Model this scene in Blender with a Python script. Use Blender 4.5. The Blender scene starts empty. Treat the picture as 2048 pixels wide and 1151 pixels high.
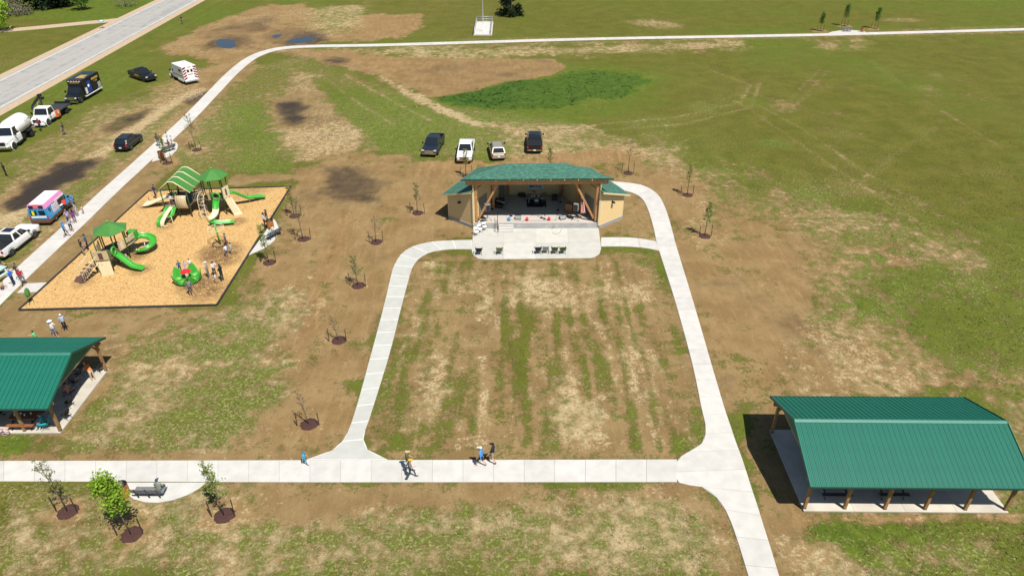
import bpy, bmesh, math, random
import numpy as np
from mathutils import Vector, Matrix, Euler
R = math.radians
rng = random.Random(7)
S = bpy.context.scene
COL = S.collection

# ------------------------------------------------------------------ camera, sky, sun, exposure
FPX, PITCH, CAMH = 1400.0, R(32.5), 34.3
cd = bpy.data.cameras.new('camera'); cam = bpy.data.objects.new('camera', cd); COL.objects.link(cam)
cam.location = (0, 0, CAMH); cam.rotation_euler = (math.pi/2 - PITCH, 0, 0)
cd.sensor_width = 36; cd.lens = FPX/2048*36; cd.clip_start = .5; cd.clip_end = 6000
S.camera = cam
SUN_EL, SUN_AZ = R(60.5), R(39)            # azimuth measured from -Y (behind the camera) towards +X
W = bpy.data.worlds.new('World'); S.world = W; W.use_nodes = True
nt = W.node_tree
sky = nt.nodes.new('ShaderNodeTexSky'); sky.sky_type = 'NISHITA'; sky.sun_disc = False
sky.sun_elevation = SUN_EL; sky.sun_rotation = math.pi - SUN_AZ
sky.air_density = 1.0; sky.dust_density = .6; sky.ozone_density = 1.2
nt.links.new(sky.outputs[0], nt.nodes['Background'].inputs[0]); nt.nodes['Background'].inputs[1].default_value = .062
sd = bpy.data.lights.new('sun', 'SUN'); sun = bpy.data.objects.new('sun', sd); COL.objects.link(sun)
sd.energy = 4.6; sd.angle = R(.53); sd.color = (1, .955, .88)
sdir = Vector((math.sin(SUN_AZ)*math.cos(SUN_EL), -math.cos(SUN_AZ)*math.cos(SUN_EL), math.sin(SUN_EL)))
sun.rotation_euler = sdir.to_track_quat('Z', 'Y').to_euler(); sun.location = (30, -30, 60)
S.view_settings.view_transform = 'Standard'; S.view_settings.look = 'None'
S.view_settings.exposure = .55; S.view_settings.gamma = 1
S.render.engine = 'CYCLES'
S.cycles.max_bounces = 6; S.cycles.diffuse_bounces = 2; S.cycles.glossy_bounces = 3; S.cycles.transparent_max_bounces = 6

# ------------------------------------------------------------------ pixel of the photograph -> place on the ground
sP, cP = math.sin(PITCH), math.cos(PITCH)
def g(x, y, z=0.0):
    u, v = x-1024, y-575.5
    t = (CAMH-z)/(FPX*sP + v*cP)
    return Vector((u*t, (FPX*cP - v*sP)*t, z))
def zat(y, Y):
    v = y-575.5
    return CAMH - Y*(FPX*sP+v*cP)/(FPX*cP-v*sP)

# ------------------------------------------------------------------ materials
MATS = {}
def nodes_of(m):
    m.use_nodes = True
    return m.node_tree, m.node_tree.nodes['Principled BSDF']
def M(name, rgb=None, rough=.6, metal=0, var=.12, scale=6, bump=0, bscale=40, coat=0, spec=.5, rnd=0):
    """plain paint / plastic / wood material with soft tonal variation"""
    if name in MATS: return MATS[name]
    m = bpy.data.materials.new(name); t, p = nodes_of(m)
    N, L = t.nodes.new, t.links.new
    p.inputs['Roughness'].default_value = rough; p.inputs['Metallic'].default_value = metal
    p.inputs['Specular IOR Level'].default_value = spec
    if coat: p.inputs['Coat Weight'].default_value = coat; p.inputs['Coat Roughness'].default_value = .08
    c = N('ShaderNodeTexCoord'); n = N('ShaderNodeTexNoise'); n.inputs['Scale'].default_value = scale; n.inputs['Detail'].default_value = 5
    L(c.outputs['Object'], n.inputs['Vector'])
    mr = N('ShaderNodeMapRange'); mr.inputs[1].default_value = .3; mr.inputs[2].default_value = .7
    mr.inputs[3].default_value = 1-var; mr.inputs[4].default_value = 1+var
    L(n.outputs[0], mr.inputs[0])
    src = mr.outputs[0]
    if rnd:
        oi = N('ShaderNodeObjectInfo'); r2 = N('ShaderNodeMapRange'); r2.inputs[3].default_value = 1-rnd; r2.inputs[4].default_value = 1+rnd
        L(oi.outputs['Random'], r2.inputs[0]); mu = N('ShaderNodeMath'); mu.operation = 'MULTIPLY'
        L(src, mu.inputs[0]); L(r2.outputs[0], mu.inputs[1]); src = mu.outputs[0]
    vm = N('ShaderNodeVectorMath'); vm.operation = 'SCALE'; vm.inputs[0].default_value = rgb
    L(src, vm.inputs['Scale']); L(vm.outputs[0], p.inputs['Base Color'])
    if bump:
        b = N('ShaderNodeBump'); b.inputs['Strength'].default_value = bump; b.inputs['Distance'].default_value = .02
        n2 = N('ShaderNodeTexNoise'); n2.inputs['Scale'].default_value = bscale; n2.inputs['Detail'].default_value = 4
        L(c.outputs['Object'], n2.inputs['Vector']); L(n2.outputs[0], b.inputs['Height']); L(b.outputs[0], p.inputs['Normal'])
    MATS[name] = m
    return m
M('white_paint', (.78,.78,.77), .3, coat=.6, var=.03)
M('black_paint', (.008,.009,.012), .28, coat=.25, var=.1)
M('navy_paint', (.010,.016,.028), .28, coat=.3, var=.1)
M('tan_paint', (.36,.32,.25), .28, metal=.35, coat=.6, var=.04)
M('glass', (.012,.016,.02), .05, var=.05, spec=.6)
M('tyre', (.015,.015,.015), .85, var=.2)
M('rim', (.45,.45,.46), .3, metal=.8, var=.1)
M('dark_rim', (.05,.05,.055), .35, metal=.6)
M('chrome', (.6,.6,.6), .18, metal=1, var=.05)
M('black_plastic', (.012,.012,.013), .5, var=.15)
M('headlamp', (.6,.62,.64), .12, var=.03)
M('tail_lamp', (.42,.012,.015), .2, var=.05)
M('amber', (.7,.28,.03), .3)
M('concrete', (.47,.455,.42), .85, var=.08, scale=1.3, bump=.25, bscale=60, rnd=.05)
M('concrete_old', (.31,.30,.275), .9, var=.16, scale=2.2, bump=.3)
M('cedar', (.40,.20,.075), .65, var=.22, scale=5, rnd=.07)
M('treated_wood', (.27,.155,.06), .7, var=.25, scale=4, rnd=.08)
M('siding', (.60,.44,.215), .6, var=.04)
M('trim_cream', (.60,.49,.30), .55, var=.05)
M('grey_panel', (.16,.155,.14), .6, var=.08)
M('roof_metal', (.006,.115,.078), .42, metal=.0, var=.05, scale=1.0, rnd=.035, spec=.3)
M('roof_dark', (.008,.05,.036), .5, var=.08)
M('green_plastic', (.045,.30,.032), .35, var=.06)
M('green_metal', (.055,.19,.035), .4, var=.12)
M('green_post', (.035,.115,.02), .4, var=.1)
M('cream_plastic', (.62,.54,.36), .45, var=.06)
M('tan_plastic', (.47,.37,.22), .5, var=.08)
M('brown_deck', (.10,.055,.04), .6, var=.15)
M('red_plastic', (.62,.02,.03), .3, var=.06)
M('bench_grey', (.16,.165,.165), .55, var=.1)
M('can_orange', (.40,.145,.035), .6, var=.15, rnd=.08)
M('galvanised', (.50,.53,.56), .4, metal=.4, var=.1)
M('mulch', (.055,.022,.017), .95, var=.45, scale=14, bump=1, bscale=30)
M('bark', (.14,.105,.075), .9, var=.3, scale=12)
M('stake', (.035,.026,.018), .9, var=.2)
M('banner_cloth', (.52,.58,.66), .8, var=.05)
M('rug_black', (.008,.008,.009), .95, var=.3)
M('steel_black', (.012,.012,.013), .4, var=.1)
M('mint_plastic', (.40,.62,.54), .4, var=.05)
M('wood_lectern', (.21,.085,.02), .45, var=.25, scale=4)
M('gold', (.52,.33,.07), .5, var=.1)
def cloth(name, rgb): return M('cloth_'+name, rgb, .85, var=.12, scale=14)
def plain(name, rgb, rough=.6): return M(name, rgb, rough)

# ------------------------------------------------------------------ objects and labels
def link(o): COL.objects.link(o); return o
def tag(o, label=None, cat=None, group=None, kind=None):
    if label: o['label'] = label
    if cat: o['category'] = cat
    if group: o['group'] = group
    if kind: o['kind'] = kind
    return o
def empty(name, loc, rz=0, label=None, cat=None, group=None):
    e = bpy.data.objects.new(name, None); link(e); e.location = loc; e.rotation_euler = (0, 0, rz); e.empty_display_size = .2
    return tag(e, label, cat, group)
def meshobj(name, me, parent=None):
    o = bpy.data.objects.new(name, me); link(o)
    if parent: o.parent = parent
    return o
def copy_tree(o, parent=None):
    c = o.copy(); COL.objects.link(c); c.parent = parent
    for ch in list(o.children): copy_tree(ch, c)
    return c

def frame(d, up=Vector((0,0,1))):
    d = d.normalized()
    s = d.cross(up)
    if s.length < 1e-4: s = d.cross(Vector((0,1,0)))
    s.normalize(); return d, s, s.cross(d)
class MB:
    """collects faces; build() links them as one mesh"""
    def __init__(s, off=None): s.v = []; s.f = []; s.m = []; s.sm = []; s.off = Vector(off) if off is not None else Vector((0,0,0)); s.mi = 0; s.smooth = False
    def add(s, vs, fs, smooth=None):
        b = len(s.v); s.v += [Vector(p)-s.off for p in vs]
        for f in fs: s.f.append([b+i for i in f]); s.m.append(s.mi); s.sm.append(s.smooth if smooth is None else smooth)
        return s
    def box(s, c, d, rz=0, top=1.0):
        c = Vector(c); x, y, z = d[0]/2, d[1]/2, d[2]/2; ca, sa = math.cos(rz), math.sin(rz); vs = []
        for k in (-1, 1):
            t = top if k > 0 else 1
            for i, j in ((-1,-1),(1,-1),(1,1),(-1,1)):
                a, b = i*x*t, j*y*t; vs.append(c+Vector((a*ca-b*sa, a*sa+b*ca, k*z)))
        return s.add(vs, [(3,2,1,0),(4,5,6,7),(0,1,5,4),(1,2,6,5),(2,3,7,6),(3,0,4,7)])
    def bar(s, p, q, w, h=None, up=(0,0,1)):
        p, q = Vector(p), Vector(q); h = h or w; d, a, b = frame(q-p, Vector(up)); a = a*w/2; b = b*h/2
        vs = [p-a-b, p+a-b, p+a+b, p-a+b, q-a-b, q+a-b, q+a+b, q-a+b]
        return s.add(vs, [(0,1,2,3),(7,6,5,4),(4,5,1,0),(5,6,2,1),(6,7,3,2),(7,4,0,3)])
    def tube(s, pts, r, n=6, cap=True):
        pts = [Vector(p) for p in pts]; k = len(pts); rs = r if isinstance(r, (list, tuple)) else [r]*k; vs = []; fs = []
        a = None
        for i, p in enumerate(pts):
            d = (pts[min(i+1,k-1)]-pts[max(i-1,0)])
            if d.length < 1e-6: d = Vector((0,0,1))
            d.normalize()
            if a is None: _, a, b = frame(d)
            a = (a - d*a.dot(d)); a.normalize(); b = d.cross(a)
            for j in range(n):
                t = 2*math.pi*j/n; vs.append(p+(a*math.cos(t)+b*math.sin(t))*rs[i])
        for i in range(k-1):
            for j in range(n): j2 = (j+1) % n; fs.append((i*n+j, i*n+j2, (i+1)*n+j2, (i+1)*n+j))
        if cap: fs += [tuple(reversed(range(n))), tuple(range((k-1)*n, k*n))]
        return s.add(vs, fs, True if n > 4 else None)
    def ring(s, c, rad, r, n=20, m=6, axis='z'):
        c = Vector(c); vs = []; fs = []
        for i in range(n):
            t = 2*math.pi*i/n
            for j in range(m):
                u = 2*math.pi*j/m; q = rad+r*math.cos(u); z = r*math.sin(u)
                p = {'z': (q*math.cos(t), q*math.sin(t), z), 'y': (q*math.cos(t), z, q*math.sin(t)), 'x': (z, q*math.cos(t), q*math.sin(t))}[axis]
                vs.append(c+Vector(p))
        for i in range(n):
            for j in range(m): i2 = (i+1) % n; j2 = (j+1) % m; fs.append((i*m+j, i2*m+j, i2*m+j2, i*m+j2))
        return s.add(vs, fs, True)
    def lathe(s, prof, n=16, c=(0,0,0), axis='z', smooth=True):
        c = Vector(c); vs = []; fs = []; k = len(prof)
        for r, z in prof:
            for j in range(n):
                t = 2*math.pi*j/n; x, y = r*math.cos(t), r*math.sin(t)
                vs.append(c+Vector({'z': (x,y,z), 'x': (z,x,y), 'y': (x,z,y)}[axis]))
        for i in range(k-1):
            for j in range(n): j2 = (j+1) % n; fs.append((i*n+j, i*n+j2, (i+1)*n+j2, (i+1)*n+j))
        fs += [tuple(reversed(range(n))), tuple(range((k-1)*n, k*n))]
        return s.add(vs, fs, smooth)
    def prism(s, pts, z0, z1):
        n = len(pts); vs = [(p[0],p[1],z0) for p in pts]+[(p[0],p[1],z1) for p in pts]
        a = sum(pts[i][0]*pts[(i+1)%n][1]-pts[(i+1)%n][0]*pts[i][1] for i in range(n))
        idx = list(range(n)) if a > 0 else list(reversed(range(n)))
        fs = [tuple(reversed(idx)), tuple(n+i for i in idx)]
        for k in range(n): i, j = idx[k], idx[(k+1)%n]; fs.append((i, j, n+j, n+i))
        return s.add(vs, fs)
    def plate(s, pts, th):
        """flat or slightly warped polygon with thickness along its normal (downwards)"""
        P = [Vector(p) for p in pts]; n = len(P)
        nm = Vector((0,0,0))
        for i in range(n): nm += P[i].cross(P[(i+1)%n])
        nm.normalize(); Q = [p-nm*th for p in P]
        fs = [tuple(range(n)), tuple(reversed(range(n, 2*n)))]+[(i, n+i, n+(i+1)%n, (i+1)%n) for i in range(n)]
        return s.add(P+Q, fs)
    def loft(s, secs, closed=True, cap=True, smooth=False):
        n = len(secs[0]); vs = [p for q in secs for p in q]; fs = []
        for i in range(len(secs)-1):
            for j in range(n if closed else n-1): j2 = (j+1) % n; fs.append((i*n+j, i*n+j2, (i+1)*n+j2, (i+1)*n+j))
        if cap and closed: fs += [tuple(reversed(range(n))), tuple(range((len(secs)-1)*n, len(secs)*n))]
        return s.add(vs, fs, smooth)
    def channel(s, pts, w, d, th=.03, bank=0):
        """U-shaped chute along a path"""
        pts = [Vector(p) for p in pts]; secs = []
        for i, p in enumerate(pts):
            t = pts[min(i+1,len(pts)-1)]-pts[max(i-1,0)]; _, a, b = frame(t)
            o = [(-.5,1),(-.5,.25),(-.32,0),(.32,0),(.5,.25),(.5,1)]
            inn = [(.5-th/w,1),(.5-th/w,.32),(.30,.1),(-.30,.1),(-.5+th/w,.32),(-.5+th/w,1)]
            secs.append([p+a*(x*w)+b*(z*d+bank*x) for x, z in o]+[p+a*(x*w)+b*(z*d+bank*x) for x, z in inn])
        return s.loft(secs, smooth=True)
    def build(s, name, mats, parent=None, world=False, bevel=0, smooth_angle=None):
        me = bpy.data.meshes.new(name)
        vs = s.v
        if world and parent is not None: vs = [p-parent.location for p in vs]
        me.from_pydata([tuple(p) for p in vs], [], s.f)
        if not isinstance(mats, (list, tuple)): mats = [mats]
        for k in mats: me.materials.append(MATS[k] if isinstance(k, str) else k)
        me.polygons.foreach_set('material_index', s.m); me.polygons.foreach_set('use_smooth', s.sm)
        bm = bmesh.new(); bm.from_mesh(me); bmesh.ops.recalc_face_normals(bm, faces=bm.faces)
        if bevel: bmesh.ops.bevel(bm, geom=list(bm.edges), offset=bevel, segments=1, affect='EDGES', profile=.5)
        bm.to_mesh(me); bm.free(); me.update()
        return meshobj(name, me, parent)
def text_part(name, s, size, mat, parent, loc, rot, depth=.004, align='CENTER', bold=0):
    cu = bpy.data.curves.new(name, 'FONT'); cu.body = s; cu.size = size; cu.extrude = depth; cu.offset = bold; cu.align_x = align; cu.align_y = 'CENTER'; cu.resolution_u = 2
    t = bpy.data.objects.new(name+'_tmp', cu); link(t)
    dg = bpy.context.evaluated_depsgraph_get(); me = bpy.data.meshes.new_from_object(t.evaluated_get(dg))
    bpy.data.objects.remove(t); bpy.data.curves.remove(cu)
    me.materials.clear(); me.materials.append(MATS[mat] if isinstance(mat, str) else mat); me.name = name
    o = meshobj(name, me, parent); o.location = loc; o.rotation_euler = rot
    return o
def text_ops_sync(): bpy.context.view_layer.update()
# ------------------------------------------------------------------ the ground: soil, straw, mud and grass
def vnoise(x, y, seed=0):
    xi, yi = np.floor(x).astype(np.int64), np.floor(y).astype(np.int64); xf, yf = x-xi, y-yi
    def h(a, b):
        n = (a*374761393+b*668265263+seed*1442695041) & 0x7fffffff
        n = ((n ^ (n >> 13))*1274126177) & 0x7fffffff
        return ((n ^ (n >> 16)) & 0xffff)/65535.0
    u, v = xf*xf*(3-2*xf), yf*yf*(3-2*yf)
    return (h(xi,yi)*(1-u)+h(xi+1,yi)*u)*(1-v)+(h(xi,yi+1)*(1-u)+h(xi+1,yi+1)*u)*v
def fbm(x, y, seed=0, o=4):
    r = np.zeros_like(x); a = .5; t = 0
    for i in range(o): r += a*vnoise(x*2**i+17.3*i, y*2**i-9.1*i, seed+i); t += a; a *= .5
    return r/t
ys = np.concatenate([[-1500,-300,-60,0,12], np.arange(18,72,.27), np.arange(72,115,.45), np.arange(115,235,.9), [240,260,300,360,460,700,1200,2500]])
xs = np.concatenate([[-2500,-1200,-600,-350,-240,-190], np.arange(-150,-62,.7), np.arange(-62,45,.36), np.arange(45,150,.8), [160,190,240,350,600,1200,2500]])
GX, GY = np.meshgrid(xs, ys); PX, PY = GX.ravel(), GY.ravel()
nx, ny = len(xs), len(ys)
F = {k: np.full(PX.shape, v) for k, v in dict(g=.80, s=.16, w=0., l=.28, o=0.).items()}
WOB = (fbm(PX*.35, PY*.35, 3)-.5)*2; WOB2 = (fbm(PX*1.6, PY*1.6, 11)-.5)*2
def sstep(a, b, x): t = np.clip((x-a)/(b-a+1e-9), 0, 1); return t*t*(3-2*t)
def put(mask, kw):
    for k, v in kw.items(): F[k] += (v-F[k])*mask
def world_pts(pts): return np.array([[*g(x, y)[:2]] for x, y in pts])
def area(pts, fe=1.2, wob=1.0, a=1.0, world=False, **kw):
    P = np.array(pts, float) if world else world_pts(pts)
    x0, x1, y0, y1 = P[:,0].min()-fe*4, P[:,0].max()+fe*4, P[:,1].min()-fe*4, P[:,1].max()+fe*4
    idx = np.where((PX > x0) & (PX < x1) & (PY > y0) & (PY < y1))[0]
    if not len(idx): return
    X, Y = PX[idx], PY[idx]; d2 = np.full(X.shape, 1e9); ins = np.zeros(X.shape, bool); n = len(P)
    for i in range(n):
        ax, ay = P[i]; bx, by = P[(i+1)%n]; ex, ey = bx-ax, by-ay
        t = np.clip(((X-ax)*ex+(Y-ay)*ey)/(ex*ex+ey*ey+1e-9), 0, 1); d2 = np.minimum(d2, (X-ax-t*ex)**2+(Y-ay-t*ey)**2)
        c = ((ay > Y) != (by > Y)); ins ^= c & (X < (bx-ax)*(Y-ay)/(by-ay+1e-12)+ax)
    d = np.sqrt(d2)*np.where(ins, 1, -1)+(WOB[idx]*1.3+WOB2[idx]*.6)*fe*wob
    m = np.zeros(PX.shape); m[idx] = sstep(-fe, fe, d)*a; put(m, kw)
def stroke(pts, wd, fe=.5, wob=.6, a=1.0, world=False, **kw):
    P = np.array(pts, float) if world else world_pts(pts); d2 = np.full(PX.shape, 1e9)
    for i in range(len(P)-1):
        ax, ay = P[i]; ex, ey = P[i+1]-P[i]
        t = np.clip(((PX-ax)*ex+(PY-ay)*ey)/(ex*ex+ey*ey+1e-9), 0, 1); d2 = np.minimum(d2, (PX-ax-t*ex)**2+(PY-ay-t*ey)**2)
    d = wd/2-np.sqrt(d2)+(WOB*.9+WOB2*.7)*fe*wob; put(sstep(-fe, fe, d)*a, kw)
def blob(x, y, r, fe=None, world=False, asp=1, a=1.0, **kw):
    p = (x, y) if world else g(x, y)[:2]
    d = r-np.sqrt((PX-p[0])**2+((PY-p[1])/asp)**2)+(WOB*.5+WOB2*.3)*r; fe = fe or r*.5; put(sstep(-fe, fe, d)*a, kw)

# far fields, verges
area([(0,0),(330,0),(0,190)], 2, l=.30, g=.88, s=.10)
area([(0,35),(150,42),(240,40),(330,5),(330,-40),(0,-60)], 1.5, l=.60, g=.97, s=.02)
area([(60,75),(200,58),(150,110),(0,160),(0,110)], 3, l=.12, g=.86, s=.25)
area([(0,225),(400,0),(540,-10),(430,60),(300,130),(180,215),(40,330),(0,370)], 2, l=.38, g=.92, s=.18)
area([(0,330),(190,215),(320,180),(430,190),(300,300),(170,420),(0,570)], 2, g=.56, s=.62, l=.3)
area([(1000,0),(2048,0),(2048,55),(1200,72),(1000,76)], 3, l=.30, g=.92, s=.06)
area([(1130,110),(2048,75),(2048,560),(1880,480),(1600,400),(1350,300),(1180,240)], 4, g=.86, s=.14, l=.22)
area([(1500,230),(1900,180),(2048,300),(2048,420),(1800,400),(1560,330)], 6, g=.9, s=.12, l=.05)
area([(1300,60),(2048,40),(2048,20),(1300,30)], 3, a=.6, l=.12, g=.8)
# straw by the far path
area([(640,97),(1480,84),(1500,98),(1180,112),(900,116),(640,110)], 2.2, wob=1.6, g=.42, s=.75)
area([(1620,80),(1760,76),(1740,92),(1640,96)], 2.5, wob=1.8, g=.45, s=.75)
stroke([(560,101),(760,97),(1000,90),(1500,77),(2048,64)], 2.0, .8, a=.7, g=.35, s=.55)
stroke([(900,80),(1480,72),(2048,52)], 2.4, 1.4, wob=1.2, a=.7, g=.42, s=.6)
blob(1280,45,3.5,a=.8,g=.4,s=.8); blob(1325,50,4,a=.8,g=.45,s=.7); blob(1800,40,5,asp=.5,a=.7,g=.45,s=.7)
# top-left bare earth
area([(300,103),(430,42),(520,12),(610,6),(650,30),(640,60),(700,58),(720,30),(840,27),(848,50),(790,78),(640,86),(560,92),(510,120),(440,180),(350,200),(300,180),(350,150),(420,130),(390,110)], 1.6, wob=1.1, g=.06, s=.34, o=.35)
area([(700,32),(842,28),(800,72),(690,78)], 1.2, g=.04, s=.2, o=.45)
area([(630,10),(740,8),(720,55),(660,75),(620,60)], 2.5, wob=1.4, g=.5, s=.7)
area([(400,70),(470,40),(560,30),(540,60),(430,100)], 2.2, wob=1.2, g=.02, w=.28, o=.4)
for px in ((452,88),(600,82),(553,73)): blob(*px, 4.6 if px[0] != 553 else 2.6, fe=2.2, w=.62, g=0, s=.1)
blob(590,70,6,fe=3,w=.4,g=0); blob(500,80,5,fe=3,a=.7,w=.3,g=.05)
# vehicle lane left of the path
area([(0,470),(0,395),(100,330),(230,235),(330,185),(400,170),(420,185),(330,215),(230,290),(130,370)], 1.3, g=.06, s=.42, o=.15)
area([(20,410),(55,365),(120,330),(195,318),(165,350),(70,405),(20,425)], 1.0, w=.75, g=0, s=0)
area([(205,262),(250,232),(300,218),(290,236),(230,266)], .9, w=.42, g=0, s=.05)
area([(350,205),(420,178),(430,192),(380,212)], .9, w=.55, g=0, s=0)
stroke([(30,560),(140,455),(240,360),(330,275),(420,185),(490,125)], 3.6, .8, g=.16, s=.3, o=.2)
stroke([(60,600),(200,440),(330,320),(440,205),(520,135)], 4.2, .9, g=.08, s=.12, o=.1)
# between the path and the stage
area([(520,130),(620,110),(760,170),(900,210),(1120,235),(1250,290),(1100,318),(860,316),(720,300),(610,330),(470,360),(380,350),(350,320),(420,215)], 1.8, g=.62, s=.55, l=.42)
area([(470,215),(520,205),(570,250),(600,290),(560,360),(500,362),(450,300)], 1.6, wob=1.3, g=.78, s=.5, l=.6)
area([(600,150),(700,170),(860,205),(960,230),(900,300),(760,300),(700,255),(640,200)], 2, g=.80, s=.42, l=.55)
area([(590,140),(625,150),(640,200),(690,250),(740,300),(640,320),(600,340),(560,280),(540,215),(590,180)], 1.5, g=.10, s=.62)
area([(550,205),(600,195),(612,225),(590,250),(565,248)], .9, w=.72, g=0, s=0)
area([(540,190),(640,180),(680,240),(610,262),(540,250)], 2.2, a=.7, w=.2, g=.06, s=.3)
stroke([(560,100),(650,110),(760,150),(850,205),(950,245),(1050,262),(1180,252)], 2.2, .8, wob=1.5, g=.26, s=.72)
stroke([(690,150),(800,210),(860,240)], .5, .3, a=.8, g=.3, s=.85); stroke([(640,150),(730,215),(790,250)], .5, .3, a=.7, g=.35, s=.8)
area([(640,108),(820,118),(1112,117),(1128,137),(1100,153),(1010,163),(950,182),(870,192),(820,172),(760,150),(700,130)], 1.0, g=.02, s=.10, o=.55, w=.04)
area([(560,98),(700,104),(820,118),(760,150),(690,130),(600,112)], 1.4, g=.05, s=.35, o=.4)
blob(672,121,2.6,w=.6,g=0,s=0)
stroke([(500,95),(560,105),(640,122),(720,135)], .7, .4, w=.35, g=.02); stroke([(520,88),(600,106),(690,122)], .6, .4, w=.3, g=.02)
area([(880,196),(950,180),(1010,164),(1100,155),(1140,140),(1290,146),(1322,158),(1270,190),(1120,216),(980,218),(900,212)], 1.2, g=1, s=0, l=1)
area([(1120,130),(1330,135),(1400,170),(1300,220),(1100,250),(960,232)], 3, a=.45, l=.7, g=.92)
area([(1000,240),(1200,260),(1230,295),(1100,318),(1000,300)], 2, wob=1.3, a=.75, g=.45, s=.75)
# bare earth round the stage and along the tree row
area([(585,350),(640,312),(740,302),(850,322),(1000,326),(1110,310),(1250,292),(1340,312),(1430,365),(1545,425),(1625,520),(1640,620),(1600,720),(1570,800),(1500,830),(1440,790),(1330,500),(1240,440),(1200,480),(945,480),(840,500),(780,600),(705,850),(625,918),(460,918),(500,850),(590,760),(606,640),(480,612),(560,470)], 1.6, g=.09, s=.14, o=.22)
area([(850,318),(1000,322),(1110,306),(1270,292),(1330,318),(1250,330),(1000,336),(840,352)], 1.6, a=.8, g=.05, s=.3, o=.75)
area([(1230,270),(1330,300),(1440,360),(1380,345),(1260,312)], 2, a=.7, g=.2, s=.75)
area([(640,335),(720,330),(770,375),(745,410),(690,412),(640,380)], 1.6, w=.55, g=.03, s=0)
area([(655,335),(705,345),(690,372),(655,370)], 1.2, a=.8, w=.8); area([(690,370),(758,372),(735,404),(705,398)], .9, a=.6, w=.72)
area([(660,322),(760,330),(790,370),(700,440),(640,440)], 3.5, a=.55, w=.3, g=.05)
stroke([(700,410),(650,500),(620,600),(600,700)], 2.2, 1.2, a=.8, w=.14, o=.2, g=.04)
stroke([(690,440),(655,530),(620,640),(590,730)], 1.5, .9, a=.85, o=.85, g=.02, s=.15)
area([(455,370),(580,360),(600,352),(470,345)], .7, g=.08, s=.1)
# lawn inside the loop path
area([(830,530),(870,508),(1310,506),(1330,560),(1402,860),(1375,912),(765,914),(735,870),(760,780)], .8, g=.36, s=.27, o=.08, l=.30)
m = np.zeros(PX.shape); inl = (PX > -11) & (PX < 14.6) & (PY > 33.4) & (PY < 58.6)
str1 = fbm(PX*1.15+2.1, PY*.16, 21); str2 = fbm(PX*2.6, PY*.25, 31); big = fbm(PX*.22, PY*.22, 41)
F['s'][inl] += ((str1-.5)*.75+(str2-.5)*.9+(big-.5)*.9+(fbm(PX*.9, PY*.9, 22)-.5)*.8)[inl]; F['g'][inl] += ((.5-str1)*.5+(fbm(PX*2.3, PY*.12, 51)-.5)*1.2)[inl]
area([(1060,560),(1300,570),(1310,610),(1080,620),(1030,590)], 1.2, wob=1.5, a=.6, s=.95, g=.2)
area([(1110,760),(1170,740),(1200,860),(1120,870)], 1.0, wob=1.5, a=.6, s=1.0, g=.3)
area([(840,720),(900,700),(880,800),(820,860)], 1.0, wob=1.5, a=.5, s=.95, g=.2)
stroke([(826,540),(760,790),(735,880)], 1.6, .6, g=.5, s=.35, a=.7); stroke([(1330,560),(1405,850)], 1.6, .6, g=.6, s=.3, a=.7)
stroke([(790,912),(1360,912)], 1.2, .6, g=.25, s=.1, a=.8)
# left: grass between shelter and trees
area([(0,625),(560,600),(606,640),(590,760),(480,905),(0,918)], 1.6, g=.12, s=.2, o=.1)
area([(230,668),(330,655),(560,648),(590,690),(560,780),(480,850),(420,905),(0,915),(0,865),(130,868),(220,740)], 1.8, wob=1.2, g=.66, s=.62, l=.42)
area([(420,620),(600,560),(600,640),(500,690),(420,690)], 2.2, wob=1.3, g=.5, s=.7, l=.35)
area([(0,880),(95,885),(95,905),(0,908)], .8, g=.95, s=.2, l=.8)
area([(120,868),(230,880),(330,800),(430,740),(340,730),(260,760),(200,840)], 1.4, wob=1.6, a=.6, g=.3, s=.75)
stroke([(0,917),(640,916)], 1.0, .5, g=.12, s=.15); stroke([(215,735),(560,722)], 1.0, .7, a=.6, g=.2, s=.6, o=.2)
# bottom lawn
area([(0,966),(480,966),(1380,966),(1440,1010),(1500,1160),(0,1160)], .8, g=.50, s=.66, l=.36)
area([(480,968),(1390,968),(1430,1010),(1330,1000),(1000,1012),(720,1030),(520,1040)], 1.0, wob=1.3, g=.16, s=.18, o=.12)
area([(780,1030),(1100,1020),(1300,1040),(1350,1100),(1100,1090),(850,1080)], 1.2, wob=1.6, a=.7, g=.5, s=.95)
area([(0,1010),(60,1000),(70,1100),(0,1110)], 1, a=.7, s=.9, g=.35); area([(270,1020),(420,1060),(420,1151),(270,1130)], 1.2, wob=1.5, a=.6, g=.45, s=.9)
stroke([(470,1080),(450,1151)], .8, .5, a=.8, o=.6, g=.1, s=.6)
area([(1395,985),(1470,1060),(1500,1151),(1440,1151),(1420,1060)], .7, wob=1.3, a=.8, g=.25, s=.2)
# right: bare lot, straw and the shelter
area([(1500,830),(1600,790),(1640,900),(1640,1151),(1540,1151),(1500,960)], 1.0, g=.10, s=.12, o=.12)
area([(1560,430),(1700,430),(1900,500),(1920,530),(1760,550),(1700,600),(1790,680),(1860,720),(2048,745),(2048,880),(1960,800),(1550,800),(1600,700),(1640,600)], 2.0, wob=1.5, g=.22, s=.36, o=.2)
area([(1640,600),(1720,590),(1780,650),(1700,700),(1640,690)], 1.5, wob=1.5, a=.7, g=.5, s=.5, l=.6)
area([(1760,480),(1890,490),(1860,520),(1770,510)], 1.2, a=.8, w=.22, g=.03, s=.1)
area([(1600,660),(1700,640),(1820,720),(1800,800),(1560,800)], 2, wob=1.2, a=.5, s=.6, g=.15)
area([(1440,420),(1500,400),(1560,500),(1560,700),(1480,640)], 3, a=.6, w=.10, g=.03, s=.1)
area([(1500,690),(1600,640),(1640,760),(1560,790)], 2, a=.5, s=.5, g=.05)
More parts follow.
